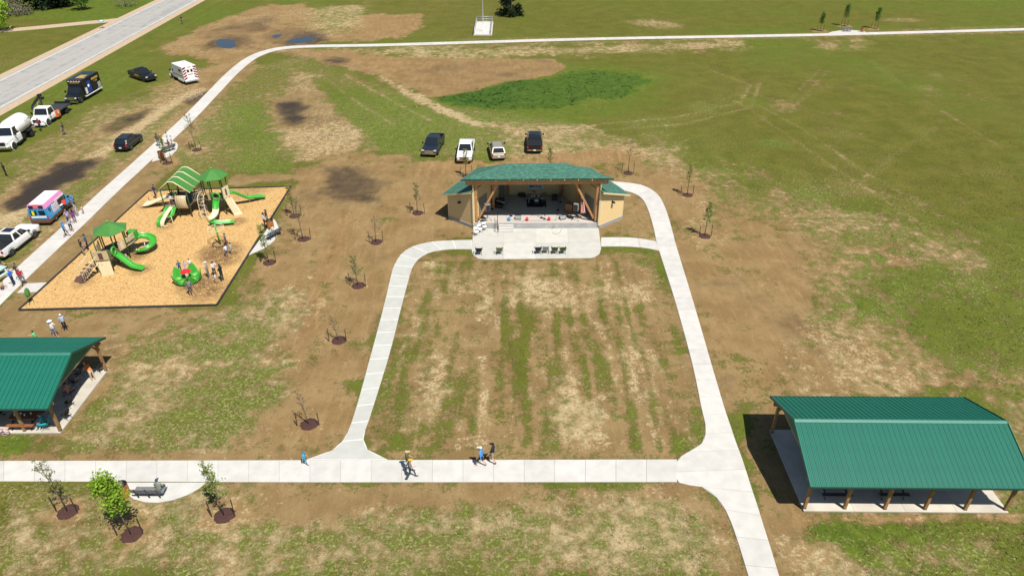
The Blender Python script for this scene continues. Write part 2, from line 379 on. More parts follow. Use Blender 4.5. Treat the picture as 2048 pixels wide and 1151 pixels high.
area([(1800,880),(2048,790),(2048,1160),(1620,1160),(1620,1040),(2040,1040)], 1.4, wob=1.5, g=.55, s=.55, l=.45)
area([(1620,1040),(1850,1036),(1960,1050),(1880,1085),(1700,1090),(1620,1075)], 1, wob=1.2, g=.88, s=.25, l=.6)
area([(1590,1026),(2040,1026),(2030,1040),(1590,1042)], .4, g=.06, s=.4, o=.4)
area([(1540,1060),(1640,1090),(1700,1151),(1560,1151)], 1.0, wob=1.5, a=.8, g=.15, s=.6)
stroke([(1365,560),(1440,800)], 3.0, 1.0, a=.9, g=.12, s=.25)
stroke([(1250,360),(1330,400),(1350,470),(1420,700)], 2.4, .8, a=.8, g=.10, s=.1)
for a0, b0 in (((1640,480),(1690,640)),((1560,560),(1600,760)),((1610,560),(1660,770)),((1500,520),(1560,720)),((1720,520),(1830,700))):
    stroke([a0, b0], .35, .18, a=.55, w=.16, g=.02, s=.05)
for pts in ([(1470,200),(1560,260),(1660,330),(1830,440),(2048,520)],[(1480,190),(1600,255),(1740,350),(1900,440),(2048,500)],[(1640,140),(1600,180),(1560,220)],[(1655,142),(1620,180),(1580,225)],
            [(1180,250),(1350,235),(1480,205),(1500,170),(1420,140)],[(1190,262),(1370,248),(1500,215),(1520,168)],[(1850,200),(1980,280),(2048,330)]):
    stroke(pts, .6, .4, a=.75, g=.5, s=.7)
# tyre tracks by the cars
for pts in ([(200,230),(260,190),(300,170),(350,160)],[(215,240),(275,200),(320,180)],[(330,60),(440,0)],[(345,66),(460,0)],[(160,250),(230,170),(300,120)]):
    stroke(pts, .5, .35, a=.55, g=.6, s=.75)

rs_ = random.Random(12)                     # faint old wheel lines across the fields
for k in range(26):
    x0, y0 = rs_.uniform(1250,2040), rs_.uniform(90,420); an = rs_.choice((.5,.62,.75,2.5,2.7)); ln = rs_.uniform(80,300); bend = rs_.uniform(-.25,.25)
    pts = [(x0+ln*t*math.cos(an+bend*t), y0+ln*t*math.sin(an+bend*t)*.8) for t in (0,.25,.5,.75,1)]
    stroke(pts, rs_.uniform(.4,1.2), .5, a=rs_.uniform(.25,.55), g=rs_.choice((.45,.55,.95)), s=rs_.choice((.55,.7,.1)))
for k in range(70):
    x0, y0 = rs_.uniform(1150,2040), rs_.uniform(70,480); blob(x0, y0, rs_.uniform(.8,3.2), a=rs_.uniform(.3,.7), g=rs_.choice((.42,.5,.98)), s=rs_.choice((.6,.5,.05)), l=rs_.choice((.1,.3,.6)))
for k in range(40):
    x0, y0 = rs_.uniform(1360,1640), rs_.uniform(380,790); blob(x0, y0, rs_.uniform(.5,1.8), asp=1.8, a=rs_.uniform(.3,.7), g=rs_.choice((.05,.05,.35)), s=rs_.choice((.1,.5,.3)), w=rs_.choice((0,0,.16)))

# pale wheel-worn lane, blacker mud, ragged field edges
stroke([(0,445),(110,375),(230,280),(330,215),(400,180)], 2.6, .9, a=.85, g=.04, s=.85, o=.1, w=0)
area([(20,410),(55,365),(120,330),(195,318),(165,350),(70,405),(20,425)], 1.3, wob=.8, w=.9, g=0, s=0)
area([(205,262),(250,232),(300,218),(290,236),(230,266)], .9, a=.8, w=.62, g=0, s=.0)
area([(560,208),(598,200),(606,224),(588,244),(568,240)], 1.7, wob=.8, w=.78, g=0, s=0)
area([(655,338),(712,345),(745,372),(735,402),(700,400),(655,378)], 2.0, wob=1.1, a=.8, w=.66, g=0, s=0)
area([(150,300),(330,150),(430,120),(400,165),(230,262),(150,330)], 2.5, wob=1.4, a=.5, g=.7, s=.6, l=.45)
area([(820,120),(1112,118),(1126,137),(1100,152),(1010,162),(950,181),(870,191),(820,172),(780,150)], .9, g=.0, s=.0, o=.35, w=.16)
stroke([(1270,292),(1400,340),(1530,405),(1650,425),(1800,475),(1935,520)], 6, 3, wob=2.2, a=.75, g=.46, s=.52, l=.4)
stroke([(1890,560),(1770,600),(1800,660),(1890,725),(2060,790)], 5, 2.6, wob=2.2, a=.7, g=.46, s=.5, l=.45)
stroke([(1640,470),(1690,560),(1700,640)], 4, 2, wob=2, a=.5, g=.4, s=.5, l=.5)
area([(1215,400),(1290,400),(1305,465),(1215,470)], .9, a=.8, g=.3, s=.25)
area([(1700,560),(1900,620),(2048,700),(2048,560),(1900,540)], 4, wob=1.5, a=.5, g=.72, s=.4, l=.4)
TREES = [  # base pixel, top row, kind of crown, lean, label
 ((135,1022),928,'sparse',-.1,'sparse pale-leaved sapling left of the slatted bin, bottom left corner'),
 ((262,1068),958,'bright',-.12,'bright green leafy young tree below the bench by the bottom path'),
 ((448,1030),930,'medium',-.05,'light green sapling right of the bench on the bottom path'),
 ((617,848),786,'bare',-.1,'small bare sapling nearest the bottom end of the tree row by the loop path'),
 ((677,680),632,'bare',-.12,'leafless sapling second from the bottom of the tree row by the loop path'),
 ((716,571),515,'sparse',-.05,'budding sapling third from the bottom of the tree row by the loop path'),
 ((752,484),433,'bare',.03,'thin bare sapling fourth from the bottom of the tree row by the loop path'),
 ((835,426),368,'sparse',0,'thin budding sapling in mulch left of the stage building'),
 ((606,478),395,'sparse',-.08,'lower of two twiggy saplings right of the playground'),
 ((589,432),372,'yellow',-.06,'upper of two twiggy yellow-budded saplings right of the playground'),
 ((538,525),452,'medium',-.06,'leafy sapling in front of the concrete pad at the playground edge'),
 ((334,326),272,'medium',0,'staked sapling below the crowded upper bench pad'),
 ((393,300),232,'sparse',-.05,'budding sapling beside the long path above the playground'),
 ((932,352),300,'yellow',0,'yellow-leaved sapling behind the left roof of the stage'),
 ((1100,346),297,'yellow',0,'yellowish sapling behind the middle of the stage roof'),
 ((1256,346),280,'bare',.02,'tall bare sapling right behind the stage roof'),
 ((1374,390),330,'yellow',.02,'yellow-green sapling above the right bend of the path'),
 ((1409,472),404,'medium',.03,'green sapling right of the long path beside the stage'),
 ((1640,62),27,'green',.0,'left of three small saplings at the far path bench'),
 ((1688,52),10,'green',.0,'tallest of three small saplings behind the far path bench'),
 ((1749,57),17,'green',.03,'right of three small saplings at the far path beside the bin'),
]
for (bx, by), *_ in TREES:
    p = g(bx, by); blob(p.x, p.y, 1.25 if p.y < 110 else 1.6, fe=.5, world=True, a=.85, g=.04, s=.35, o=.45)
F['l'] += (fbm(PX*.06, PY*.035, 61)-.5)*.55*(F['l'] < .85); F['s'] += (fbm(PX*.11, PY*.09, 62)-.5)*.5*(F['w'] < .3)
F['g'] += (fbm(PX*.22, PY*.16, 63)-.5)*.35*((F['g'] > .15) & (F['l'] < .9)); F['g'] += np.clip(fbm(PX*.3, PY*.3, 64)-.5, 0, 1)*1.1*(F['g'] <= .15)*(F['w'] < .1)
F['w'] += np.clip(fbm(PX*.16, PY*.22, 65)-.54, 0, 1)*.9*(F['g'] < .2)
for k in F: F[k] = np.clip(F[k], 0, 1)
if True:   # ground sheet
    Z = (fbm(PX*.5, PY*.5, 77)-.5)*.02
    Z[(np.abs(PX) > 148) | (PY > 233) | (PY < 18)] = 0
    me = bpy.data.meshes.new('ground')
    me.vertices.add(nx*ny); co = np.empty((nx*ny, 3)); co[:,0] = PX; co[:,1] = PY; co[:,2] = Z; me.vertices.foreach_set('co', co.ravel())
    ii, jj = np.meshgrid(np.arange(nx-1), np.arange(ny-1)); a = (jj*nx+ii).ravel()
    quads = np.stack([a, a+1, a+1+nx, a+nx], 1); nq = len(quads)
    me.loops.add(nq*4); me.loops.foreach_set('vertex_index', quads.ravel().astype(np.int32))
    me.polygons.add(nq); me.polygons.foreach_set('loop_start', np.arange(0, nq*4, 4, dtype=np.int32)); me.polygons.foreach_set('loop_total', np.full(nq, 4, np.int32))
    me.update(calc_edges=True); me.polygons.foreach_set('use_smooth', np.ones(nq, bool))
    for nm, ks in (('mask_a', ('g','s','w')), ('mask_b', ('l','o','w'))):
        at = me.attributes.new(nm, 'FLOAT_COLOR', 'POINT'); d = np.ones((nx*ny, 4), np.float32)
        for i, k in enumerate(ks): d[:,i] = F[k]
        at.data.foreach_set('color', d.ravel())
    m = bpy.data.materials.new('ground_soil_grass'); t, p = nodes_of(m); N, L = t.nodes.new, t.links.new
    p.inputs['Roughness'].default_value = .95; p.inputs['Specular IOR Level'].default_value = .06
    def attr(n):
        a = N('ShaderNodeAttribute'); a.attribute_name = n; s = N('ShaderNodeSeparateColor'); L(a.outputs['Color'], s.inputs[0]); return s.outputs
    A, B = attr('mask_a'), attr('mask_b')
    geo = N('ShaderNodeNewGeometry')
    def noise(sc, det=5, rough=.6, stretch=None, off=0):
        n = N('ShaderNodeTexNoise'); n.inputs['Scale'].default_value = sc; n.inputs['Detail'].default_value = det; n.inputs['Roughness'].default_value = rough
        mp = N('ShaderNodeMapping'); mp.inputs['Location'].default_value = (off, off*.7, 0)
        if stretch: mp.inputs['Scale'].default_value = stretch
        L(geo.outputs['Position'], mp.inputs['Vector']); L(mp.outputs[0], n.inputs['Vector']); return n.outputs[0]
    def math_(op, a, b=None, c=None):
        n = N('ShaderNodeMath'); n.operation = op
        for i, x in enumerate((a, b, c)):
            if x is None: continue
            if isinstance(x, (int, float)): n.inputs[i].default_value = x
            else: L(x, n.inputs[i])
        return n.outputs[0]
    def ss(x, lo, hi):
        n = N('ShaderNodeMapRange'); n.interpolation_type = 'SMOOTHSTEP'; n.inputs[1].default_value = lo; n.inputs[2].default_value = hi
        L(x, n.inputs[0]); return n.outputs[0]
    def mix(f, a, b):
        n = N('ShaderNodeMix'); n.data_type = 'RGBA'
        (L(f, n.inputs[0]) if not isinstance(f, (int, float)) else setattr(n.inputs[0], 'default_value', f))
        for i, x in ((6, a), (7, b)):
            if isinstance(x, tuple): n.inputs[i].default_value = (*x, 1)
            else: L(x, n.inputs[i])
        return n.outputs[2]
    n_big, n_mid, n_fine, n_vf = noise(.16, 4), noise(.85, 6, .68), noise(4.5, 5, .7), noise(22, 4, .7)
    n_b2, n_m2 = noise(.3, 5, .6, None, 31), noise(1.5, 6, .7, None, 57)
    n_dir = noise(1.0, 5, .65, (1.6,.35,1), 11)
    # bare soil
    soil = mix(ss(n_b2, .35, .65), (.185,.122,.052), (.255,.178,.082))
    soil = mix(math_('MULTIPLY', ss(n_m2, .45, .75), .5), soil, (.135,.085,.038))
    soil = mix(math_('MULTIPLY', ss(n_dir, .5, .75), .45), soil, (.30,.215,.105))
    soil = mix(math_('MULTIPLY', ss(n_vf, .5, .68), .4), soil, (.11,.07,.03))
    soil = mix(math_('MULTIPLY', ss(n_fine, .52, .7), .35), soil, (.33,.245,.125))
    soil = mix(math_('MULTIPLY', B[1], .8), soil, mix(ss(n_dir, .4, .65), (.22,.125,.052), (.31,.185,.08)))
    # straw mulch
    sm = math_('ADD', A[1], math_('MULTIPLY', math_('SUBTRACT', math_('ADD', math_('MULTIPLY', n_m2, .6), math_('MULTIPLY', n_fine, .4)), .5), 3.6))
    straw_c = mix(ss(n_fine, .35, .65), (.31,.235,.115), (.50,.40,.235))
    soil = mix(math_('MULTIPLY', ss(sm, .38, .95), .85), soil, straw_c)
    # mud
    wm = math_('ADD', A[2], math_('MULTIPLY', math_('SUBTRACT', n_mid, .5), .5))
    wm = math_('MULTIPLY', ss(wm, .0, .95), ss(A[2], .0, .12))
    soil = mix(math_('MULTIPLY', wm, .93), soil, mix(ss(n_fine, .4, .65), (.016,.015,.017), (.034,.028,.025)))
    # grass
    gn = math_('ADD', math_('MULTIPLY', n_mid, .40), math_('ADD', math_('MULTIPLY', n_fine, .40), math_('MULTIPLY', n_vf, .2)))
    gm = math_('ADD', math_('ADD', A[0], math_('MULTIPLY', math_('SUBTRACT', n_b2, .5), .7)), math_('MULTIPLY', math_('SUBTRACT', gn, .5), 4.2))
    gmask = ss(gm, .34, .66)
    olive = mix(ss(n_b2, .3, .7), (.076,.084,.010), (.130,.118,.020))
    olive = mix(math_('MULTIPLY', ss(n_big, .42, .62), .5), olive, (.105,.096,.018))
    olive = mix(math_('MULTIPLY', ss(n_m2, .42, .62), .65), olive, (.052,.078,.008))
    green = mix(ss(n_mid, .35, .65), (.052,.098,.008), (.094,.136,.014))
    lush = mix(ss(n_mid, .35, .65), (.014,.062,.007), (.036,.105,.012))
    gc = mix(ss(B[0], .1, .6), olive, green); gc = mix(ss(B[0], .6, .98), gc, lush)
    gc = mix(math_('MULTIPLY', ss(n_fine, .48, .66), .35), gc, (.150,.140,.030))
    gc = mix(math_('MULTIPLY', ss(n_vf, .48, .68), .6), gc, (.034,.054,.005))
    gc = mix(math_('MULTIPLY', math_('MULTIPLY', ss(sm, .2, .9), ss(n_fine, .45, .7)), .75), gc, (.36,.30,.14))
    col = mix(math_('MULTIPLY', gmask, .93), soil, gc)
    L(col, p.inputs['Base Color'])
    rr = math_('SUBTRACT', .95, math_('MULTIPLY', wm, .35)); L(rr, p.inputs['Roughness'])
    bp = N('ShaderNodeBump'); bp.inputs['Strength'].default_value = .75; bp.inputs['Distance'].default_value = .09
    hh = math_('ADD', math_('MULTIPLY', n_fine, .55), math_('ADD', math_('MULTIPLY', n_vf, .35), math_('MULTIPLY', gmask, .3))); L(hh, bp.inputs['Height']); L(bp.outputs[0], p.inputs['Normal'])
    me.materials.append(m); MATS['ground'] = m
    ground = meshobj('ground', me); tag(ground, kind='structure', label='uneven field of brown soil, straw and patchy green grass', cat='ground')

# grass and straw standing proud of the soil (nobody could count it)
def scatter(name, n, field, y0, y1, hx, mat_rgb, h, wd, seed, label, lo=.35):
    rs = np.random.RandomState(seed); x = rs.uniform(-hx, hx, n*3); y = y0+(y1-y0)*rs.rand(n*3)**1.35
    keep = (np.abs(x) < y*.66+17) & (rs.rand(n*3) < np.clip(1.25-(y-y0)/(y1-y0), .0, 1)); x, y = x[keep], y[keep]
    ix = np.clip(np.searchsorted(xs, x), 1, nx-1); iy = np.clip(np.searchsorted(ys, y), 1, ny-1)
    f = F[field].reshape(ny, nx)[iy, ix]; cl = fbm(x*.85, y*.85, 5, 3)*.5+fbm(x*4, y*4, 9, 2)*.5
    ok = (f+(cl-.5)*2.2 > lo+.35)
    for (a, b, c, d) in NOGRASS: ok &= ~((x > a) & (x < b) & (y > c) & (y < d))
    for path in PATH_SEGS:
        for (ax, ay, bx, by, wdt) in path:
            ex, ey = bx-ax, by-ay; tt = np.clip(((x-ax)*ex+(y-ay)*ey)/(ex*ex+ey*ey+1e-9), 0, 1)
            ok &= ((x-ax-tt*ex)**2+(y-ay-tt*ey)**2) > (wdt/2+.06)**2
    x, y = x[ok][:n], y[ok][:n]; k = len(x)
    th = rs.uniform(0, 6.283, k); ln = wd*rs.uniform(.6, 1.4, k); hh = h*rs.uniform(.5, 1.5, k); lx, ly = rs.normal(0, .5, k)*hh, rs.normal(0, .5, k)*hh
    V = np.zeros((k, 4, 3)); cx, sx = np.cos(th)*ln/2, np.sin(th)*ln/2
    V[:,0] = np.stack([x-cx, y-sx, np.zeros(k)-.01], 1); V[:,1] = np.stack([x+cx, y+sx, np.zeros(k)-.01], 1)
    V[:,2] = np.stack([x+cx*1.3+lx, y+sx*1.3+ly, hh], 1); V[:,3] = np.stack([x-cx*1.3+lx, y-sx*1.3+ly, hh*.8], 1)
    me = bpy.data.meshes.new(name); me.vertices.add(k*4); me.vertices.foreach_set('co', V.ravel())
    me.loops.add(k*4); me.loops.foreach_set('vertex_index', np.arange(k*4, dtype=np.int32)); me.polygons.add(k)
    me.polygons.foreach_set('loop_start', np.arange(0, k*4, 4, dtype=np.int32)); me.polygons.foreach_set('loop_total', np.full(k, 4, np.int32)); me.update(calc_edges=True)
    m = bpy.data.materials.new(name); t, p = nodes_of(m); N, L = t.nodes.new, t.links.new; p.inputs['Roughness'].default_value = .9; p.inputs['Specular IOR Level'].default_value = .15
    gg = N('ShaderNodeNewGeometry'); n1 = N('ShaderNodeTexNoise'); n1.inputs['Scale'].default_value = 3; L(gg.outputs['Position'], n1.inputs['Vector'])
    rp = N('ShaderNodeValToRGB'); L(n1.outputs[0], rp.inputs[0]); rp.color_ramp.elements[0].position = .3; rp.color_ramp.elements[1].position = .7
    rp.color_ramp.elements[0].color = (*mat_rgb[0], 1); rp.color_ramp.elements[1].color = (*mat_rgb[1], 1); L(rp.outputs[0], p.inputs['Base Color'])
    nv = N('ShaderNodeCombineXYZ'); nv.inputs[2].default_value = 1; L(nv.outputs[0], p.inputs['Normal'])
    me.materials.append(m); o = meshobj(name, me); return tag(o, label, name, kind='stuff')
# ------------------------------------------------------------------ concrete paths, slab by slab
PATH_SEGS = []; NOGRASS = []
def catmull(P, k=8):
    P = [Vector(p) for p in P]; out = []
    for i in range(len(P)-1):
        a, b, c, d = P[max(i-1,0)], P[i], P[i+1], P[min(i+2,len(P)-1)]
        for j in range(k):
            t = j/k; out.append(.5*((2*b)+(c-a)*t+(2*a-5*b+4*c-d)*t*t+(3*b-a-3*c+d)*t**3))
    return out+[P[-1]]
def slab_path(name, left, right, step, smooth=True, gap=.02, zt=.05, mat='concrete', parent=None, pixels=True, bmat='concrete_old', bz=.022):
    Lp = [g(*p) if pixels else Vector((*p, 0)) for p in left]; Rp = [g(*p) if pixels else Vector((*p, 0)) for p in right]
    if smooth: Lp, Rp = catmull(Lp), catmull(Rp)
    C = [(a+b)/2 for a, b in zip(Lp, Rp)]; cum = [0]
    for i in range(len(C)-1): cum.append(cum[-1]+(C[i+1]-C[i]).length)
    T = cum[-1]; n = max(1, round(T/step))
    def at(s):
        s = min(max(s, 0), T); i = max(0, min(len(cum)-2, next((k for k in range(len(cum)-1) if cum[k+1] >= s), len(cum)-2)))
        t = (s-cum[i])/max(1e-9, cum[i+1]-cum[i]); return Lp[i].lerp(Lp[i+1], t), Rp[i].lerp(Rp[i+1], t)
    base = parent
    seg = []
    for i in range(0, len(C)-1): seg.append((C[i].x, C[i].y, C[i+1].x, C[i+1].y, (Lp[i]-Rp[i]).length))
    PATH_SEGS.append(seg)
    if base is None:
        mb = MB(); q = [at(T*i/(n*2)) for i in range(n*2+1)]
        secs = [[Vector((a.x,a.y,-.04)), Vector((b.x,b.y,-.04)), Vector((b.x,b.y,bz)), Vector((a.x,a.y,bz))] for a, b in q]
        base = mb.loft(secs).build(name, bmat); tag(base, kind='structure')
    for i in range(n):
        s0, s1 = T*i/n+gap/2, T*(i+1)/n-gap/2; k = 4; mb = MB(); secs = []
        dz = rng.uniform(-.003, .003)
        for j in range(k+1):
            a, b = at(s0+(s1-s0)*j/k); d = (b-a).normalized()*.015
            secs.append([Vector((a.x,a.y,.01)), Vector((b.x,b.y,.01)), Vector((b.x,b.y,zt+dz-.012)), Vector((b.x-d.x,b.y-d.y,zt+dz)), Vector((a.x+d.x,a.y+d.y,zt+dz)), Vector((a.x,a.y,zt+dz-.012))])
        mb.loft(secs).build('concrete_slab', mat, base)
    return base
def poly_slab(name, pts, parent=None, zt=.05, mat='concrete', pixels=True, smooth=0, z0=.01):
    P = [g(*p) if pixels else Vector((*p, 0)) for p in pts]
    mb = MB(); mb.prism([(p.x, p.y) for p in P], z0, zt); o = mb.build(name, mat, parent)
    if parent is None: tag(o, kind='structure')
    return o
# bottom walk
slab_path('footpath', [(-420,921.5),(0,921.5),(640,920),(1354,918.5)], [(-420,962),(0,962),(640,964),(1354,963.5)], 2.0, smooth=False)
# loop, right side
Bl = [(1195,369),(1232,378),(1266,386),(1286,400),(1298,425),(1308,460),(1313,484),(1324,520),(1350,602),(1383,722),(1402,812),(1411,856),(1402,888),(1356,918.5),(1356,963.5),(1405,974),(1438,1000),(1458,1035),(1476,1085),(1505,1180),(1550,1330)]
Br = [(1205,362),(1248,365),(1288,372),(1316,390),(1332,420),(1344,460),(1350,484),(1361,520),(1386,602),(1421,722),(1447,810),(1461,852),(1472,885),(1483,914),(1498,960),(1506,985),(1515,1012),(1525,1045),(1540,1092),(1568,1185),(1612,1335)]
loop_r = slab_path('loop_path', Bl, Br, 1.85)
# loop, left side
Cl = [(944,480),(905,481),(862,484),(826,493),(803,508),(789,530),(783,548),(768,612),(744,702),(720,790),(703,846),(688,878),(664,901),(612,919.5)]
Cr = [(944,498.5),(912,498),(882,500),(856,506),(837,518),(825,534),(819,552),(803,612),(781,700),(755,786),(737,842),(727,874),(736,900),(776,919.5)]
M('concrete_new', (.415,.415,.38), .85, var=.06, scale=1.5, bump=.2, rnd=.05); M('concrete_white', (.60,.59,.56), .85, var=.04)
slab_path('loop_path', Cl, Cr, 1.75, gap=.085, mat='concrete_new', bmat='concrete_white', bz=.044)
slab_path('footpath', [(1202,475),(1250,475),(1285,478),(1312,483)], [(1202,493),(1250,493),(1290,496),(1320,502)], 1.8)
# long walk on the left and across the top
Ec = [(-330,900),(-160,745),(0,588),(75,517),(150,448),(215,386),(270,336),(330,281),(380,234),(430,182),(465,146),(500,118),(535,103),(575,95.5),(640,92.5),(760,90.5),(950,85),(1200,78),(1500,72.5),(1700,68.5),(2048,59),(2500,46)]
EP = catmull([g(*p) for p in Ec], 6); EL, ER = [], []
for i, p in enumerate(EP):
    t = (EP[min(i+1,len(EP)-1)]-EP[max(i-1,0)]).normalized(); nn = Vector((-t.y, t.x, 0)); EL.append((p+nn*1.02)[:2]); ER.append((p-nn*1.02)[:2])
longp = slab_path('footpath', EL, ER, 2.1, smooth=False, pixels=False)
for nm, pts in (('concrete_pad', [(34,586),(54,567),(96,565),(74,584)]),
                ('concrete_pad', [(216,965),(264,965),(412,965),(398,977),(374,990),(345,1000),(315,1005),(290,1004),(268,998),(250,985)]),
                ('concrete_pad', [(312,300),(326,289),(339,276),(347,284),(354,286),(356,292),(354,300),(344,310),(330,317),(304,324)]),
                ('concrete_pad', [(497,511),(524,474),(548,438),(553,445),(557,455),(556,467),(549,481),(533,495)]),
                ('concrete_pad', [(1652,68.5),(1664,64),(1680,61.5),(1704,61),(1725,62),(1735,67)])):
    poly_slab(nm, pts, zt=.046)
# apron in front of the stage
ap = poly_slab('stage_apron', [(947,457),(1197,455),(1200,478),(1202,498),(1199,508),(1190,514),(1180,516.5),(970,519),(955,517),(946,510),(943,500),(945,478)], zt=.03, mat='concrete_old', z0=-.02)
def apr(name, pts): 
    P = [g(*p) for p in pts]; mb = MB(); c = sum(P, Vector())/len(P)
    mb.prism([(p.x+(c.x-p.x)*.003, p.y+(c.y-p.y)*.004) for p in P], .015, .05); return mb.build('concrete_slab', M('concrete_apron', (.44,.43,.385), .85, var=.07, scale=1.2, bump=.2, rnd=.09), ap)
apr('', [(947,458),(1008,458),(1007,487),(944,488)]); apr('', [(1008,458),(1072,457.5),(1072,486),(1007,487)])
apr('', [(1072,457.5),(1135,457),(1136,485.5),(1072,486)]); apr('', [(1135,457),(1197,456),(1201,485),(1136,485.5)])
apr('', [(944,488),(1007,487),(1007,518.5),(970,519),(955,517),(946,510),(943,500)]); apr('', [(1007,487),(1072,486),(1072,518),(1007,518.5)])
apr('', [(1072,486),(1136,485.5),(1136,517),(1072,518)]); apr('', [(1136,485.5),(1201,485),(1202,498),(1199,508),(1190,514),(1180,516.5),(1136,517)])
NOGRASS += [(-4.2,9.3,58.8,66), (-7,12.2,64,75), (-43.2,-25.7,49.8,76.2), (17.4,30.4,28.3,35.8), (-44,-30.9,35,42.2)]
PATH_SEGS.append([(*g(300,980)[:2], *g(360,980)[:2], 1.4)])

# ------------------------------------------------------------------ road, drive, puddles
def strip(name, ctr, w, z, mat, th=.05):
    P = [Vector((*p, 0)) for p in ctr]; secs = []
    for i, p in enumerate(P):
        t = (P[min(i+1,len(P)-1)]-P[max(i-1,0)]).normalized(); nn = Vector((-t.y,t.x,0))*w/2
        secs.append([Vector((p.x+nn.x,p.y+nn.y,z-th)), Vector((p.x-nn.x,p.y-nn.y,z-th)), Vector((p.x-nn.x,p.y-nn.y,z)), Vector((p.x+nn.x,p.y+nn.y,z))])
    return tag(MB().loft(secs).build(name, mat), kind='structure')
r0, r1 = (g(0,163)+g(0,214))/2, (g(331,0)+g(392,0))/2
rd = (r1-r0).normalized(); rp = [tuple((r0+rd*d)[:2]) for d in (-140,-60,0,40,80,140,300,700)]
def asphalt():
    m = bpy.data.materials.new('asphalt_worn'); t, p = nodes_of(m); N, L = t.nodes.new, t.links.new; p.inputs['Roughness'].default_value = .85
    c = N('ShaderNodeTexCoord'); mp = N('ShaderNodeMapping'); mp.inputs['Rotation'].default_value = (0,0,-math.atan2(rd.y, rd.x)); L(c.outputs['Object'], mp.inputs[0])
    m2 = N('ShaderNodeMapping'); m2.inputs['Scale'].default_value = (.02, .9, 1); L(mp.outputs[0], m2.inputs[0])
    n = N('ShaderNodeTexNoise'); n.inputs['Scale'].default_value = 1.3; n.inputs['Detail'].default_value = 4; L(m2.outputs[0], n.inputs['Vector'])
    n2 = N('ShaderNodeTexNoise'); n2.inputs['Scale'].default_value = .5; n2.inputs['Detail'].default_value = 8; L(c.outputs['Object'], n2.inputs['Vector'])
    a = N('ShaderNodeMath'); a.operation = 'ADD'; L(n.outputs[0], a.inputs[0]); L(n2.outputs[0], a.inputs[1])
    r = N('ShaderNodeValToRGB'); r.color_ramp.elements[0].position = .75; r.color_ramp.elements[1].position = 1.25/1.0 if False else 1.0
    r.color_ramp.elements[0].color = (.235,.228,.215,1); r.color_ramp.elements[1].color = (.315,.305,.285,1)
    L(a.outputs[0], r.inputs[0]); L(r.outputs[0], p.inputs['Base Color']); MATS['asphalt'] = m
asphalt()
M('gravel', (.40,.30,.20), .95, var=.2, scale=3, bump=.6, bscale=25); M('line_white', (.66,.65,.62), .7, var=.2, scale=2); M('line_yellow', (.40,.34,.24), .7, var=.25, scale=2)
road_w = 9.4
strip('road_shoulder', rp, road_w+3.4, .016, 'gravel'); strip('road', rp, road_w, .030, 'asphalt')
nn = Vector((-rd.y, rd.x, 0))
for off, mt in ((road_w/2-.55,'line_white'),(-road_w/2+.55,'line_white'),(.09,'line_yellow'),(-.09,'line_yellow')):
    q = [tuple((Vector((*p,0))+nn*off)[:2]) for p in rp]; strip('road_marking', q, .14 if mt == 'line_white' else .09, .0345, mt, th=.004)
strip('driveway', [tuple(g(*p)[:2]) for p in ((-900,190),(-400,118),(-120,80),(0,62),(80,55),(170,46),(215,42),(250,38))], 3.6, .012, 'gravel')
def water():
    m = bpy.data.materials.new('puddle_water'); t, p = nodes_of(m); p.inputs['Base Color'].default_value = (.022,.028,.036,1); p.inputs['Roughness'].default_value = .08; p.inputs['Specular IOR Level'].default_value = .4; MATS['water'] = m
water()
for pts in ([(431,84),(437,79),(452,78),(466,80),(471,86),(470,94),(458,97),(444,96),(436,92)], [(570,84),(590,77),(606,74),(632,74),(628,80),(612,85),(590,87)], [(544,72),(553,69),(563,70),(556,75),(547,76)], ):
    P = catmull([g(*p) for p in pts+pts[:1]], 5)[:-1]
    o = MB().prism([(p.x+rng.uniform(-.15,.15), p.y+rng.uniform(-.15,.15)) for p in P], -.03, .014).build('puddle', 'water'); tag(o, kind='structure')

# ------------------------------------------------------------------ playground bed
M('chips', (.47,.285,.105), .9)
def chips_mat():
    m = bpy.data.materials.new('wood_chips'); t, p = nodes_of(m); N, L = t.nodes.new, t.links.new; p.inputs['Roughness'].default_value = .95; p.inputs['Specular IOR Level'].default_value = .15
    gg = N('ShaderNodeNewGeometry'); a = N('ShaderNodeTexNoise'); a.inputs['Scale'].default_value = 5; a.inputs['Detail'].default_value = 6; a.inputs['Roughness'].default_value = .7; L(gg.outputs['Position'], a.inputs['Vector'])
    r = N('ShaderNodeValToRGB'); e = r.color_ramp.elements; e[0].position = .28; e[0].color = (.26,.145,.05,1); e[1].position = .72; e[1].color = (.62,.42,.19,1); x = e.new(.46); x.color = (.50,.31,.12,1)
    L(a.outputs[0], r.inputs[0])
    at = N('ShaderNodeAttribute'); at.attribute_name = 'scuff'; b2 = N('ShaderNodeTexNoise'); b2.inputs['Scale'].default_value = 1.6; b2.inputs['Detail'].default_value = 6; L(gg.outputs['Position'], b2.inputs['Vector'])
    ml = N('ShaderNodeMath'); ml.operation = 'MULTIPLY'; L(at.outputs['Fac'], ml.inputs[0]); L(b2.outputs[0], ml.inputs[1])
    mx = N('ShaderNodeMix'); mx.data_type = 'RGBA'; L(ml.outputs[0], mx.inputs[0]); L(r.outputs[0], mx.inputs[6]); mx.inputs[7].default_value = (.17,.10,.045,1)
    L(mx.outputs[2], p.inputs['Base Color'])
    v = N('ShaderNodeTexNoise'); v.inputs['Scale'].default_value = 14; v.inputs['Detail'].default_value = 5; L(gg.outputs['Position'], v.inputs['Vector'])
    b = N('ShaderNodeBump'); b.inputs['Strength'].default_value = 1; b.inputs['Distance'].default_value = .06; L(v.outputs[0], b.inputs['Height']); L(b.outputs[0], p.inputs['Normal'])
    MATS['wood_chips'] = m
chips_mat()
PG = [g(38,621), g(434,611), g(582,374), g(298,383)]
PGc = [(p.x, p.y) for p in PG]
